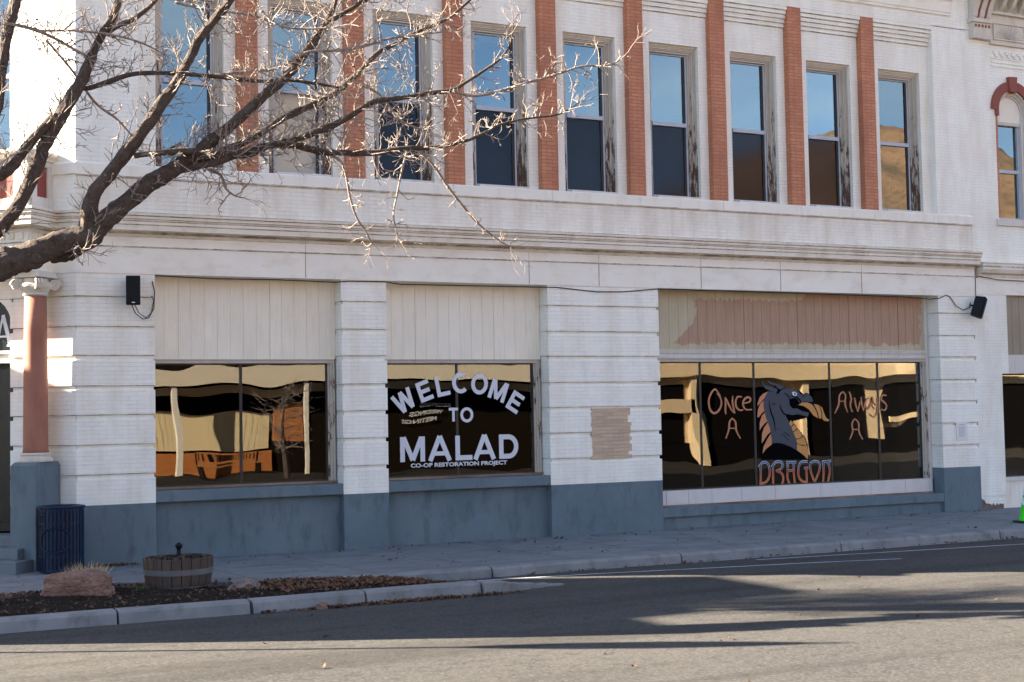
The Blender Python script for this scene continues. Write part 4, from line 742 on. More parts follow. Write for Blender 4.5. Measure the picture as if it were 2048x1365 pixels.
rj = MB(); rj.box(21.64, 21.69, YN-.004, YN+.2, 5.86, 7.95); rj.box(22.53, 22.58, YN-.004, YN+.2, 5.86, 7.95); rj.build('brick_jamb', M['terra_brick'], Nb)
MB().box(21.56, 22.66, YN-.05, .3, 5.70, 5.84).build('window_sill', M['trim'], Nb, bevel=.01)
dk = MB()
for k in range(9):
    x0 = 21.62+.17*k
    dk.box(x0, x0+.08, YN-.03, YN, 9.22, 9.28); dk.box(x0+.05, x0+.13, YN-.03, YN, 9.16, 9.21)
dk.box(21.55, 25, YN-.02, YN, 9.035, 9.08); dk.box(21.55, 25, YN-.02, YN, 8.95, 9.0); dk.box(21.55, 25, YN-.02, YN, 9.12, 9.15); dk.build('brick_dentil_course', M['white_plain'], Nb)
oc = MB(); oc.box(21.53, 30, YN-.06, .5, 9.40, 9.46); oc.box(21.53, 30, YN-.03, .5, 9.46, 10.02); oc.box(21.50, 30, YN-.10, .5, 10.02, 10.07)
oc.box(21.62, 21.66, YN-.06, YN-.03, 9.50, 9.86); oc.box(22.48, 22.52, YN-.06, YN-.03, 9.50, 9.86); oc.box(21.66, 22.48, YN-.06, YN-.03, 9.50, 9.53); oc.box(21.66, 22.48, YN-.06, YN-.03, 9.83, 9.86)
oc.box(21.5, 30, YN-.45, .5, 10.38, 10.6); oc.box(21.5, 30, YN-.5, .5, 10.6, 10.75)
OC = oc.build('ornate_cornice', M['cap_stone'], Nb, bevel=.004)
sbst = MB()
for k in range(13):
    a = pi*(k+.5)/13; c0 = Vector((22.07, YN-.035, 9.54)); d = Vector((cos(a)*.38, 0, sin(a)*.27)); p = Vector((-sin(a)*.02, 0, cos(a)*.02))
    sbst.add([c0-p*.2, c0+p*.2, c0+d+p, c0+d-p, c0+Vector((0,-.02,0)), c0+d+Vector((0,-.012,0))], [(0,4,5,3),(4,1,2,5),(0,1,4),(3,5,2)])
sbst.build('sunburst', M['cap_stone'], OC)
for k in range(8):
    mod = MB()
    x0 = 21.72+k*.26; 
    mod.add([(x0,YN-.10,10.30),(x0+.09,YN-.10,10.30),(x0+.09,YN-.42,10.36),(x0,YN-.42,10.36),(x0,YN-.10,10.08),(x0+.09,YN-.10,10.08),(x0+.09,YN-.22,10.16),(x0,YN-.22,10.16),(x0,YN-.30,10.30),(x0+.09,YN-.30,10.30)], [(0,1,2,3),(4,5,1,0),(4,7,6,5),(7,8,9,6),(8,3,2,9),(0,3,8,7,4),(1,5,6,9,2)])
    mod.build('modillion', M['cap_stone'], OC)
bk = MB(); prof = [(0,0),(-.10,.0),(-.14,.05),(-.17,.16),(-.24,.30),(-.33,.42),(-.40,.55),(-.42,.75),(0,.75)]     # scrolled console, from the side
for j, (a, b, o) in enumerate([(21.0,21.11,.0),(21.11,21.18,.025),(21.18,21.30,0),(21.30,21.37,.025),(21.37,21.48,0)]):
    vs = [(a, YN+p[0]+(o if p[0] < 0 else 0), 9.86+p[1]) for p in prof]+[(b, YN+p[0]+(o if p[0] < 0 else 0), 9.86+p[1]) for p in prof]; n = len(prof)
    bk.add(vs, [tuple(range(n)), tuple(range(2*n-1, n-1, -1))]+[(i, (i+1) % n, n+(i+1) % n, n+i) for i in range(n)])
bk.box(20.97, 21.50, YN-.16, .1, 9.78, 9.86); bk.box(21.0, 21.48, YN-.12, .1, 9.46, 9.78)
BK = bk.build('bracket', M['cap_stone'], OC, bevel=.004)
dg = MB()
for j, (a, b) in enumerate([(21.115,21.175),(21.305,21.365)]):
    vs = [(a, YN+p[0]+.022, 9.862+p[1]) for p in prof[1:8]]+[(b, YN+p[0]+.022, 9.862+p[1]) for p in prof[1:8]]
    dg.add(vs, [(i, i+1, 8+i, 7+i) for i in range(6)])
for k in range(5): dg.box(21.05+.09*k, 21.09+.09*k, YN-.135, YN-.11, 9.69, 9.74)
dg.build('bracket_paint', M['red_stone'], BK)
q = MB(); q.sweep([(-.3,4.62),(.0,4.62),(.03,4.70),(.12,4.73),(.16,4.80),(.16,4.90),(.18,4.93),(-.3,4.98)], [(21.0, YN), (32, YN)]); q.build('lower_cornice', M['cornice'], Nb)
MB().box(XE+.004, 32, YN-.012, .6, 4.30, 4.64).build('frieze', M['frieze'], Nb)
q = MB(); x = 21.76
while x < 26: q.box(x, x+.193, .10, .13, 3.10, 4.30); q.box(x+.193, x+.2, .108, .13, 3.10, 4.30); x += .2
q.build('plywood_panel', M['ply_tan'], Nb)
q = MB(); q.box(21.76, 26, .085, .6, 2.72, 3.098); q.box(21.57, 26, .06, .6, .56, .64); q.build('window_trim', M['trim'], Nb)
q = MB(); x = 21.51
while x < 26: q.box(x, x+.113, .09, .2, .0, .56); q.box(x+.113, x+.118, .1, .2, .0, .56); x += .118
q.build('plank_base', M['sill_stone'], Nb)
sw = MB(); sw.box(21.573, 26, .2, .24, 2.69, 2.72); sw.box(21.573, 21.60, .2, .24, .64, 2.69); SW_ = sw.build('shop_window', M['frame_dark'], Nb)
MB().box(21.60, 26, .22, .226, .64, 2.69).build('pane', M['shop_glass'], SW_)
q = MB(); q.box(20.9, 32, 8.0, 8.3, 0, 11); q.box(31.7, 32, .6, 8, 0, 11); q.box(XE, 32, .1, 8.3, 11, 11.1); q.build('rear_walls_and_roof', M['white_plain'], Nb)
q = MB(); q.box(20.9, 31.7, 2.5, 2.6, 0, 11); q.box(20.9, 31.7, .6, 2.5, 4.6, 4.8); q.box(20.9, 31.7, .6, 2.5, .05, .1); q.build('interior_partition', M['interior'], Nb)
# a heap of pale fabric lying inside that window
hp = MB(); hp.box(21.7, 25, .5, 1.0, .64, .75); o = hp.build('window_display_cloth', m_simple('grey_display_cloth', (.16,.16,.2), .9, var=.4, sc=12)); tag(o, 'dark grey cloth lying inside the window of the neighbouring building', 'cloth')

# ================================================================ FITTINGS ON THE WALL
def speaker(name, label, M_, side):
    t = thing(name, label, 'loudspeaker', M_.to_translation(), 'black outdoor loudspeakers on the walls')
    b = MB(M_); w, h, d = .112, .215, .20
    b.add([(-w*.92,-d*.35,-h),(w*.92,-d*.35,-h),(w*.7,d*.65,-h*.9),(-w*.7,d*.65,-h*.9),(-w*.92,-d*.35,h),(w*.92,-d*.35,h),(w*.7,d*.65,h*.9),(-w*.7,d*.65,h*.9)], [(0,1,5,4),(1,2,6,5),(2,3,7,6),(3,0,4,7),(4,5,6,7),(3,2,1,0)])
    b.build('cabinet', M['black'], t, bevel=.012)
    g = MB(M_); g.box(-w*.86, w*.86, -d*.35-.022, -d*.35-.002, -h*.93, h*.93); g.build('grille', m_simple('speaker_grille', (.005,.008,.010), .6, 0, .2), t, bevel=.012)
    g = MB(M_); g.box(-.022, .022, -d*.35-.026, -d*.35-.022, -h*.86, -h*.80); g.build('badge', M['cone_white'], t)
    g = MB(M_); g.tube([(0, d*.5, .0), (side*.0, d*.95, .0)], .02, 8); g.box(-.03, .03, d*.95, d*1.0, -.06, .06); g.build('wall_bracket', M['black'], t)
    return t
M1 = Matrix.Translation((4.32, -.20, 3.985)) @ Matrix.Rotation(radians(-8), 4, 'Z')
speaker('loudspeaker', 'upright black loudspeaker on the white corner pier', M1, 0)
M2 = Matrix.Translation((20.78, -.22, 4.02)) @ Matrix.Rotation(radians(38), 4, 'Z') @ Matrix.Rotation(radians(16), 4, 'X') @ Matrix.Rotation(radians(8), 4, 'Y')
speaker('loudspeaker', 'tilted black loudspeaker angled off the right end pier', M2, 1)
w = MB(); w.tube([(4.30,-.2,3.79),(4.36,-.16,3.66),(4.48,-.1,3.58),(4.58,-.05,3.60),(4.66,-.03,3.75),(4.675,-.02,4.0),(4.64,-.01,4.15)], .0075, 6)
w.tube([(4.34,-.2,3.79),(4.42,-.14,3.66),(4.54,-.08,3.60),(4.62,-.04,3.68),(4.66,-.02,3.86),(4.63,-.012,3.93)], .0065, 6)
tag(w.build('cable', M['soot_wire']), 'short looped black cable hanging under the left loudspeaker', 'cable')
pts = []
for x, y, z in [(4.7,.03,4.235),(5.6,.05,4.215),(6.6,.03,4.222),(7.5,.02,4.205),(7.7,-.02,4.225),(8.3,-.015,4.232),(8.6,.03,4.20),(9.5,.03,4.205),(10.4,.03,4.21),(11.2,.01,4.212),(11.4,-.015,4.215),(12.2,-.015,4.155),(12.7,-.015,4.165),(13.4,-.015,4.23),(13.6,.02,4.235),(15,.03,4.235),(17,.03,4.225),(18.9,.03,4.215),(19.7,.02,4.18),(19.95,-.012,4.20),(20.1,-.012,4.262),(20.2,-.012,4.24),(20.35,-.03,4.05),(20.5,-.06,3.97),(20.66,-.1,4.03)]: pts.append((x, y, z))
w = MB(); w.tube(pts, .009, 6); tag(w.build('cable', M['soot_wire']), 'long black cable strung under the frieze above the shop windows', 'cable')
w = MB(); w.tube([(20.86,-.04,4.2),(20.885,-.02,4.5),(20.90,-.0,4.62),(21.0,-.01,4.66),(21.5,-.02,4.60),(22.2,-.02,4.59),(24,-.02,4.6)], .009, 6); tag(w.build('cable', M['soot_wire']), 'black cable running up between the two buildings and right over the frieze', 'cable')
nt_ = thing('notice', 'white paper notice with grey lines taped to the right end pier', 'notice', (20.40, -.012, 1.42))
MB().box(20.26, 20.545, -.012, -.006, 1.42, 1.765).build('sheet', M['paper'], nt_)
ln = MB(); ln.box(20.33, 20.47, -.0135, -.012, 1.71, 1.725)
for k in range(11): ln.box(20.315, 20.49-.02*random.random(), -.0135, -.012, 1.672-.019*k, 1.680-.019*k)
ln.build('text_lines', M['ink'], nt_)

# ================================================================ STREET FURNITURE
# litter bin of vertical steel slats with an oval badge hoop
cx, cy = 3.27, -.47; R_ = .30; zb, zt = .06, .905
tb_ = thing('litter_bin', 'blue slatted steel litter bin standing beside the grey steps', 'litter bin', (cx, cy, .02))
bs = MB(); N_ = 34
oc_a = radians(-118)
for k in range(N_):
    a = 2*pi*k/N_; w_ = .60*pi*R_/N_
    T_ = Matrix.Translation((cx, cy, 0)) @ Matrix.Rotation(a, 4, 'Z'); bs.M = T_; bs.box(R_-.006, R_, -w_, w_, zb, zt-.02)
bs.build('slat_cage', M['blue_steel'], tb_)
rg = MB()
for z0, z1, r in [(zb-.02, zb+.025, .302), (.235, .262, .3015), (.69, .715, .3015), (zt-.09, zt-.075, .3015), (zt-.03, zt, .304)]:
    rg.lathe([(r, z0), (r, z1), (r-.012, z1), (r-.012, z0), (r, z0)], (cx, cy, 0), 48, cap=False)
rg.build('hoops', M['blue_steel'], tb_)
ov = MB(); pts = []
for i in range(41):
    t = 2*pi*i/40; a = oc_a+.75*cos(t); z = .475+.17*sin(t); pts.append((cx+(R_+.003)*cos(a), cy+(R_+.003)*sin(a), z))
ov.tube(pts, .012, 6); ov.build('round_badge_hoop', M['blue_steel'], tb_)
rm = MB(); rm.lathe([(.31, zt), (.325, zt+.01), (.32, zt+.028), (.27, zt+.035), (.20, zt+.015), (.19, zt-.02), (.205, zt-.02), (.22, zt+.0), (.31, zt)], (cx, cy, 0), 48, cap=False); rm.build('rim', M['blue_steel'], tb_, smooth=True)
ln_ = MB(); ln_.lathe([(.26, zb), (.265, zt-.03), (.25, zt-.03), (.245, zb)], (cx, cy, 0), 32); ln_.build('liner', m_simple('black_liner', (.006,.010,.016), .6), tb_)
# half barrel planter
bx, by, bz = 4.38, -2.62, -.085
t = thing('barrel_planter', 'weathered half barrel planter full of dark soil in the bed', 'planter', (bx, by, bz))
sv_ = MB(); NS = 22
for k in range(NS):
    a0, a1 = 2*pi*k/NS+.012, 2*pi*(k+1)/NS-.012; am = (a0+a1)/2; hh = random.uniform(-.006, .006); vs = []
    lv = [(0,.385),(.12,.415),(.26,.438),(.42+hh,.445)]
    for z, r in lv:
        for rr in (r, r-.03):
            for a in (a0, am, a1): vs.append((bx+rr*cos(a), by+rr*sin(a), bz+z))
    fs = []
    for i in range(3):
        o = i*6; p = o+6
        fs += [(o,o+1,p+1,p),(o+1,o+2,p+2,p+1),(o+4,o+3,p+3,p+4),(o+5,o+4,p+4,p+5),(o+3,o,p,p+3),(o+2,o+5,p+5,p+2)]
    fs += [(18,19,22,21),(19,20,23,22)]
    sv_.add(vs, fs)
sv_.build('staves', M['stave'], t)
for z0, z1, r in ((.215,.285,.437),(.02,.07,.397)):
    h_ = MB(); h_.lathe([(r+.001,z0),(r+.008,z1),(r-.004,z1),(r-.008,z0),(r+.001,z0)], (bx,by,bz), 48, cap=False); h_.build('hoop', M['hoop'], t)
so_ = MB(); vs = []; nr_, na = 8, 36
for i in range(nr_+1):
    for k in range(na):
        r = .415*i/nr_; a = 2*pi*k/na; vs.append((bx+r*cos(a), by+r*sin(a), bz+.385+.03*noise.noise(Vector((r*cos(a)*7, r*sin(a)*7, 1)))+.025*(1-i/nr_)))
so_.add(vs, [(i*na+k, i*na+(k+1) % na, (i+1)*na+(k+1) % na, (i+1)*na+k) for i in range(nr_) for k in range(na)]); so_.build('soil', M['soil'], t)
for k in range(60):
    pass
ch = []
for _ in range(150):
    a = random.uniform(0, 2*pi); r = .4*sqrt(random.random()); ch.append((bx+r*cos(a), by+r*sin(a), bz+.40))
o = scatter('barrel_mulch', M['chip'], ch, 'wood chips and leaf scraps on top of the barrel soil', 'mulch', (.02, .06))
# black tap-like lawn fitting standing in the barrel
fx, fy = 4.44, -2.40
t = thing('garden_spike', 'short black flared spike standing up behind the rim of the barrel', 'garden spike', (fx, fy, .33))
a_ = MB(); a_.lathe([(.030,.38),(.030,.50),(.024,.55),(.030,.58)], (fx,fy,-.16), 12); a_.build('stem', M['black'], t)
a_ = MB(); a_.lathe([(.030,.50),(.052,.535),(.050,.55),(.040,.556),(.022,.57),(.014,.578)], (fx,fy,-.08), 14); a_.build('flared_cap', M['black'], t)
# rocks
def rock(name, label, c, r, mat, seed, flat=.0, rot=0, cat='rock', amp=.28):
    bm = bmesh.new(); bmesh.ops.create_icosphere(bm, subdivisions=5, radius=1); Rm = Matrix.Rotation(rot, 3, 'Z')
    for v in bm.verts:
        p = v.co.copy(); e = 3.2
        k = (abs(p.x)**e+abs(p.y)**e+abs(p.z)**e)**(-1/e); p = p*k
        p *= 1+amp*noise.noise(p*1.1+Vector((seed, 0, 0)))+amp*.45*noise.noise(p*3+Vector((seed, 5, 0)))+.05*noise.noise(p*8)+.03*noise.noise(p*20)
        v.co = Rm @ Vector((p.x*r[0], p.y*r[1], p.z*r[2]))
    me = bpy.data.meshes.new(name); bm.to_mesh(me); bm.free(); me.materials.append(mat)
    o = bpy.data.objects.new(name, me); COL.objects.link(o); o.location = c
    return tag(o, label, cat)
rock('boulder', 'large flat topped red sandstone boulder in front of the litter bin', (3.10, -2.87, .07), (.41,.25,.19), M['boulder'], 3.1, rot=-.45, amp=.22)
rock('rock', 'small pointed pinkish rock right of the barrel planter', (4.98, -3.55, -.01), (.16,.12,.10), M['pale_rock'], 8.4, rot=-.3, amp=.55)
rock('rock', 'small grey rock at the left edge of the bed', (1.92, -3.2, 0.0), (.15,.12,.09), M['pale_rock'], 1.4, amp=.4)
rock('rock', 'tiny brown rock lying in the gutter under the island kerb', (5.55, -4.86, -.14), (.06,.045,.04), M['boulder'], 5.4, amp=.4)
# grass tuft behind the boulder
tf = MB()
for _ in range(420):
    a = random.uniform(0, 2*pi); r = .15*sqrt(random.random()); c = Vector((3.26+r*cos(a)*1.2, -2.42+r*sin(a)*.6, -.02)); l = random.uniform(.18, .42)*random.uniform(.8, 1); d = Vector((cos(a)*random.uniform(.05,.6), sin(a)*random.uniform(.05,.6), 1)).normalized(); s_ = d.cross(Vector((random.random(), random.random(), .1))).normalized()*.0045
    m_ = c+d*l*.55; e_ = c+d*l+Vector((cos(a), sin(a), -.5))*.05*random.random()
    tf.add([c-s_, c+s_, m_+s_*.8, m_-s_*.8, e_], [(0,1,2,3), (3,2,4)])
tag(tf.build('grass_tuft', M['straw']), 'dry straw coloured grass tuft behind the red boulder', 'grass')
gw = MB()
for _ in range(26):
    a = random.uniform(0, 2*pi); c = Vector((3.86+random.gauss(0,.05), -3.0+random.gauss(0,.04), -.04)); l = random.uniform(.06,.16); d = Vector((cos(a)*.5, sin(a)*.5, 1)).normalized(); s_ = Vector((.006,.002,0))
    gw.add([c-s_, c+s_, c+d*l], [(0,1,2)])
tag(gw.build('weed', m_simple('green_weed', (.05,.10,.025), .7)), 'small green weed between the boulder and the barrel', 'weed')
# traffic cone
kx, ky = 19.62, -2.36; kz = -.01
t = thing('traffic_cone', 'lime green traffic cone with two white bands on the sidewalk', 'traffic cone', (kx, ky, kz))
def rc(z): return .155-(.155-.03)*(z-.03)/(.72-.03)
for nm, z0, z1, mt, e in [('cone_body',.03,.72,'cone_green',0),('reflective_band',.32,.44,'cone_white',.003),('reflective_band',.49,.64,'cone_white',.003)]:
    k = MB(); k.lathe([(rc(z0)+e,z0),(rc(z1)+e,z1)]+([(.022,.725)] if e == 0 else []), (kx,ky,kz), 28); k.build(nm, M[mt], t, smooth=False)
k = MB(); k.box(kx-.19, kx+.19, ky-.19, ky+.19, kz, kz+.035); k.build('rubber_base', M['rubber'], t, bevel=.012)

# ================================================================ THE BARE TREE
TR = thing('bare_tree', 'bare winter tree reaching gnarled branches in from the left edge', 'tree', (.35, -4.45, -.05))
trk = MB(); trk.tube([(.35,-4.45,-.1),(.36,-4.45,.3),(.40,-4.46,1.2),(.42,-4.46,2.2),(.55,-4.46,3.0),(.85,-4.48,3.55),(1.15,-4.5,3.72)], [.34,.27,.24,.23,.23,.24,.25], 20, rough=.2)
trk.tube([(.40,-4.45,2.3),(.50,-4.42,3.0),(.85,-4.42,3.7),(1.2,-4.4,4.2)], [.2,.17,.15,.13], 14, rough=.2); trk.build('trunk', M['bark'], TR, smooth=True)
def resample(L, step):
    P = [Vector(a[:3]) for a in L]; R = [a[3] for a in L]; out = []; rr = []
    for i in range(len(P)-1):
        p0, p1, p2, p3 = P[max(i-1,0)], P[i], P[i+1], P[min(i+2,len(P)-1)]; n = max(1, int((p2-p1).length/step))
        for k in range(n):
            t = k/n; out.append(.5*((2*p1)+(p2-p0)*t+(2*p0-5*p1+4*p2-p3)*t*t+(3*p1-p0-3*p2+p3)*t**3)); rr.append(R[i]+(R[i+1]-R[i])*t)
    out.append(P[-1]); rr.append(R[-1]); return out, rr
tw = MB(); NTW = [0]
def twig(p, d, ln, r, lev):
    n = 4; pts = [p.copy()]; dd = d.copy(); st_ = ln/n
    for i in range(n):
        dd = (dd+Vector((random.gauss(0,.16), random.gauss(0,.16), random.gauss(.03,.16)))).normalized(); pts.append(pts[-1]+dd*st_)
    tip = r*.45
    tw.tube(pts, [r+(tip-r)*i/n for i in range(n)]+[tip*1.3], 4); NTW[0] += 1
    if lev > 0:
        for _ in range(random.choice((2, 3, 3, 4))):
            i = random.randint(1, n); a = pts[i]-pts[i-1]; q = a.normalized()
            s_ = q.cross(Vector((random.gauss(0,1), random.gauss(0,1), random.gauss(0,1)))).normalized()
            twig(pts[i], (q*.75+s_*.75+Vector((0,0,.12))).normalized(), ln*random.uniform(.35,.62), max(r*.7, .0042), lev-1)
for li, L in enumerate(LIMBS):
    pts, rr = resample(L, .028 if L[0][3] > .06 else .05); nn = 26 if rr[0] > .06 else 9
    m = MB(); m.tube(pts, [r*(1+.10*noise.noise(p*5)) for p, r in zip(pts, rr)], nn, rough=.22 if rr[0] > .03 else .1)
    m.build('limb', M['bark'] if rr[0] > .022 else M['twig'], TR, smooth=True)
    acc = 0
    for i in range(1, len(pts)-1):
        acc += (pts[i+1]-pts[i]).length; r = rr[i]; gap = (.060 if li in (17, 18, 19, 20) else .050) if r < .05 else (.085 if r < .08 else .25)
        if li == 0 and pts[i].x < 2.9: gap = 2.0
        if acc > gap:
            acc = 0; a = (pts[i+1]-pts[i-1]).normalized()
            s_ = a.cross(Vector((random.gauss(0,1), random.gauss(0,1), random.gauss(0,1)))).normalized()
            d = (a*random.uniform(.2,.9)+s_+Vector((0,0,.12))).normalized(); ln = random.uniform(.14,.42)*(.7 if pts[i].x > 7.2 else 1)*(1.25 if r > .03 else .62 if li in (17, 18, 19, 20) else 1)
            twig(pts[i], d, ln, random.uniform(.0065,.0105), 2 if random.random() < .7 else 1)
    e = (pts[-1]-pts[-2]).normalized()
    for _ in range(3): twig(pts[-1], (e+Vector((random.gauss(0,.4), random.gauss(0,.4), random.gauss(0,.4)))).normalized(), .3, .005, 1)
tag(tw.build('twigs', M['twig'], TR), None, None, kind='stuff')
print('twigs', NTW[0], len(tw.f))
lv = MB()
for _ in range(60):
    i = random.choice([15, 16, 17, 10]); L = LIMBS[i % len(LIMBS)]; a = random.choice(L); c = Vector(a[:3])+Vector((random.gauss(0,.12), random.gauss(0,.12), random.gauss(-.05,.1))); s_ = random.uniform(.02,.045)
    e = Matrix.Rotation(random.uniform(0,6), 3, 'Z') @ Matrix.Rotation(random.uniform(0,3), 3, 'X')
    lv.add([c+e @ (Vector(q)*s_) for q in [(-.6,0,.2),(0,-.35,0),(.7,0,.2),(0,.35,0)]], [(0,1,2),(0,2,3)])
tag(lv.build('withered_leaves', M['leaf'], TR), None, None, kind='stuff')

# ================================================================ ACROSS THE SIDE STREET AND ACROSS THE ROAD
sb_ = thing('shadow_building', 'tall plain building across the side street, unseen, shaped for its road shadow', 'building', (-13, 4, 0))
q = MB()
for y0, y1, zt in ((-.1, 1.5, 7.7), (1.5, 3.3, 8.2), (3.3, 5.4, 9.2), (5.4, 20, 8.0)): q.slab([(-7.2, y0), (-7.2, y1), (-7.2-(y1+.1)/.554, y1), (-7.2-(y0+.1)/.554-.01, y0)], -.1, zt)  # unseen block, stepped and slanted to shape its shadow on the road
q.build('wall', M['cream_wall'], sb_)
def post(x, y, label, h, leaf):  # unseen posts added to throw the shadow streaks on the road
    t = thing('shadow_post', label, 'shadow post', (x, y, 0), 'unseen posts added to cast road shadows')
    MB().tube([(x,y,-.1),(x,y,h)], .035, 10).build('shadow_pole', M['metal'], t)
    m = MB(); n = 12; vs = []
    z0, z1, w = leaf; a = Vector((.485,.875,0))     # hanging banner, pointed lens shaped for its road shadow
    pr = [(z0+(z1-z0)*i/n, w*sin(pi*i/n)**.8) for i in range(n+1)]
    m.add([(x+a.x*s*q[1]+o*.875, y+a.y*s*q[1]-o*.485, q[0]) for o in (0,.03) for s in (-1, 1) for q in pr], [(i, i+1, n+2+i, n+1+i) for i in range(n)]+[(2*n+2+i, 3*n+3+i, 3*n+4+i, 2*n+3+i) for i in range(n)]+[(i, 2*n+2+i, 2*n+3+i, i+1) for i in range(n)]+[(n+1+i, n+2+i, 3*n+4+i, 3*n+3+i) for i in range(n)])
    m.build('banner', M['cone_white'], t)
post(-1.5, -4.25, 'thin unseen post with a narrow banner in the planting bed, added to cast a road shadow', 5.2, (3.45, 5.15, .20))
post(.3, -2.55, 'taller unseen post with a wide banner near the steps, added to cast a road shadow', 8.6, (4.35, 8.4, .34))

def bare(name, label, x, y, z0, zc, R_, n, seed, loc_group=None):
    random.seed(seed); t = thing(name, label, 'tree', (x, y, 0))
    m = MB(); m.tube([(x,y,-.1),(x+.05,y,zc*.4),(x,y+.05,zc*.8),(x+.1,y,zc+R_*.6)], [.13,.10,.07,.02], 8); m.build('trunk', M['bark'], t)
    m = MB()
    for k in range(n):
        a = random.uniform(0, 2*pi); s0 = Vector((x, y, random.uniform(z0, zc+R_*.5))); d = Vector((cos(a), sin(a), random.uniform(.1, .9))).normalized(); l = R_*random.uniform(.5, 1)
        pts = [s0+d*l*q+Vector((random.gauss(0,.06), random.gauss(0,.06), random.gauss(0,.06)))*q*R_ for q in (0, .35, .7, 1)]; m.tube(pts, [.022, .015, .010, .006], 3)
        for _ in range(7):
            q = random.choice(pts[1:]); e = Vector((random.gauss(0,1), random.gauss(0,1), random.gauss(.3,1))).normalized(); m.tube([q, q+e*R_*.16, q+e*R_*.3+Vector((0,0,.05))], [.009, .007, .004], 3)
    tag(m.build('twigs', M['twig'], t), None, None, kind='stuff')
bare('street_tree', 'dense bare tree added unseen past the left edge to mottle the road shadow', -6.2, 1.7, 7.6, 8.4, 1.5, 120, 3)  # added out of view to soften the shadow edge on the road
bare('street_tree', 'slender young bare tree on the sidewalk across the road', 14.6, -24.0, .9, 2.2, 1.3, 34, 9)
random.seed(21)
O = thing('opposite_bank', 'sunlit cream building with a deep canopy across the road', 'building', (12, -30, 0))
q = MB(); q.box(-10, 27, -37, -28.2, -.1, 4.7); q.build('wall', m_simple('canopy_shaded_wall', (.014,.010,.007), .9), O)  # canopy shade put into the wall's dark colour
q = MB(); q.box(-10, 27, -28.2, -28.05, 3.0, 3.3); q.box(-10, 27, -28.2, -27.0, 3.42, 3.50); q.box(-10, 27, -27.2, -26.9, 3.35, 3.98); q.box(-10, 27, -28.2, -27.2, 3.9, 3.98); q.build('canopy', m_plaster('pale_canopy_paint', (.78,.68,.52), (.8,.7,.54), (.7,.6,.45), .4, 0), O)
for xx in (2, 6.6, 11.6, 16.4):
    MB().box(xx, xx+.20, -27.2, -27.0, -.02, 3.42).build('canopy_post', m_plaster('pale_post_paint', (.80,.74,.64), (.8,.74,.64), (.7,.62,.5), .3, 0), O)
q = MB(); q.box(-10, 15.2, -28.2, -28.0, 0, .85); q.box(15.3, 16.6, -28.2, -27.9, 1.2, 2.6); q.build('brick_base', M['orange_brick'], O)
cu = MB(); x = 8.6
while x < 14.9: cu.box(x, x+.16, -28.17+.03*sin(x*40), -28.08+.03*sin(x*40), .95, 2.35); x += .165
cu.build('window_curtains', m_plaster('cream_curtain', (.82,.66,.38), (.85,.7,.42), (.6,.46,.25), .5, 0, (4,4,.2)), O)
q = MB(); q.box(-10, 8.5, -28.19, -28.1, .9, 3.3); q.box(8.5, 27, -28.19, -28.12, 2.6, 3.3); q.build('dark_glazing', M['interior'], O)
for k, (tx, z) in enumerate([('RECEPTIONS', 2.28), ('WEDDINGS', 2.02), ('MEETINGS', 1.78)]):
    text_obj('window_lettering', tx, 22.4-.3*k, z, -28.05, .14, 1.5, M['paper'], O, .02, flip=True)
O2 = thing('opposite_shop', 'sunlit cream shop with columns and dark windows across the road', 'building', (38, -30, 0))
q = MB(); q.box(27, 60, -38, -28.4, -.1, 5.2); q.build('wall', M['cream_wall'], O2)
q = MB()
for a, b in ((27.6,29.3),(30.4,33.2),(34.4,38),(39.4,43),(44.2,48.5),(49.5,55)): q.box(a, b, -28.42, -28.3, .7, 3.1)
q.box(27, 60, -28.42, -28.32, -.1, .7); q.build('dark_glazing', M['interior'], O2)
MB().box(31.2, 33.9, -28.35, -28.0, 1.9, 2.45).build('counter', M['cream_wall'], O2); MB().box(44.4, 47.5, -28.35, -28.2, 1.55, 1.8).build('counter', M['cream_wall'], O2)
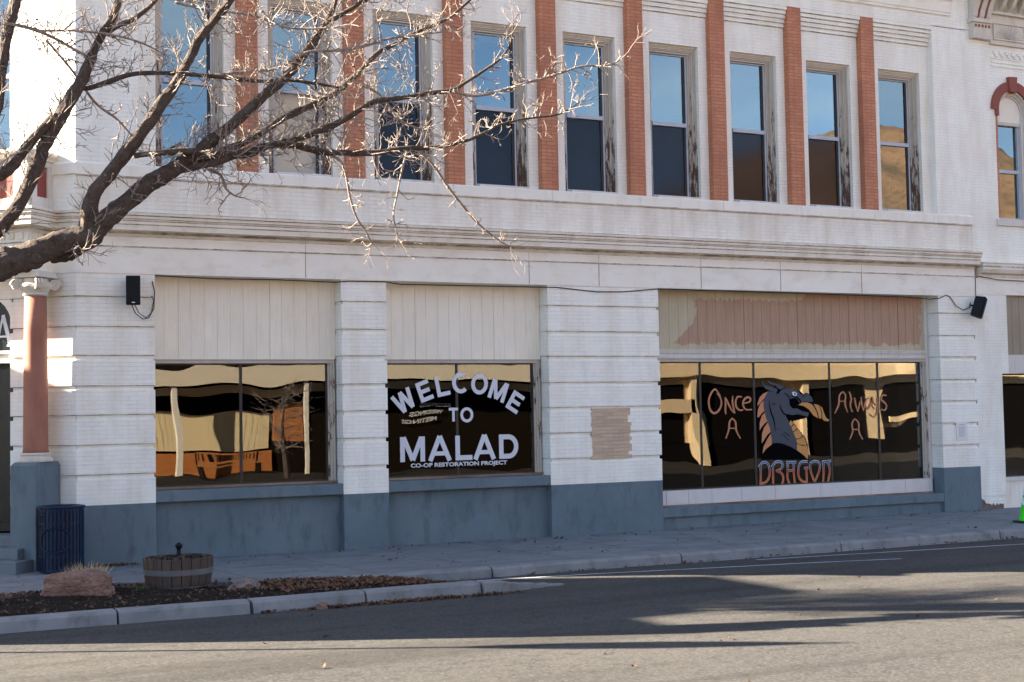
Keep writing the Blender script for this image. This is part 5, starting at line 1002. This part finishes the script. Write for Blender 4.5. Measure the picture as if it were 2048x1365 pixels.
q = MB(); q.box(27, 60, -28.4, -27.8, 3.45, 4.0)
for xx in (29.6, 33.6, 38.9, 49): q.box(xx, xx+.4, -28.4, -28.0, 0, 3.45)
q.build('pilasters_and_fascia', m_plaster('tan_fascia', (.78,.60,.36), (.8,.62,.38), (.6,.45,.28), .5, 0), O2)
# bench of dark iron and timber under the canopy
bn_ = thing('bench', 'dark iron bench with timber slats under the canopy across the road', 'bench', (13.2, -26.3, 0))
q = MB(); q.box(12.3, 14.1, -26.5, -26.1, .43, .47); q.box(12.3, 14.1, -26.58, -26.54, .55, .62); q.box(12.3, 14.1, -26.58, -26.54, .86, .92); q.build('slats', m_simple('orange_timber', (.45,.18,.05), .5), bn_)
q = MB()
for xx in (12.3, 14.06): q.box(xx, xx+.05, -26.58, -26.1, -.02, .43); q.box(xx, xx+.05, -26.59, -26.54, .43, .94)
for k in range(16): q.box(12.4+.105*k, 12.43+.105*k, -26.57, -26.55, .62, .86)
q.build('iron_frame', M['black'], bn_)
# hills far behind
hl = MB(); nx, ny = 150, 14; vs = []
for i in range(nx+1):
    for j in range(ny+1):
        x = -600+3000*i/nx; y = -620-520*j/ny; t = j/ny
        rdg = 160+45*noise.fractal(Vector((x*.0030, 1.3, 0)), .8, 2.1, 5)+112*math.exp(-((x-930)/200)**2)
        z = rdg*sin(t*pi*.62)**1.2+16*t*noise.fractal(Vector((x*.011, y*.011, 2)), .8, 2.2, 5)
        vs.append((x, y, z-2))
hl.add(vs, [(i*(ny+1)+j, i*(ny+1)+j+1, (i+1)*(ny+1)+j+1, (i+1)*(ny+1)+j) for i in range(nx) for j in range(ny)])
def m_hill():
    T = NT('sagebrush_hill'); f = T.ramp(T.noise(.018, 7, .65), [(.42, 0), (.58, 1)]); g_ = T.ramp(T.noise(.15, 5, .7), [(.5, 0), (.62, 1)])
    return T.fin(T.mix(T.math('MULTIPLY', g_, .5), T.mix(f, (.20,.105,.062), (.10,.062,.040)), (.045,.032,.022)), .95)
struct(hl.build('hills', m_hill(), smooth=True))
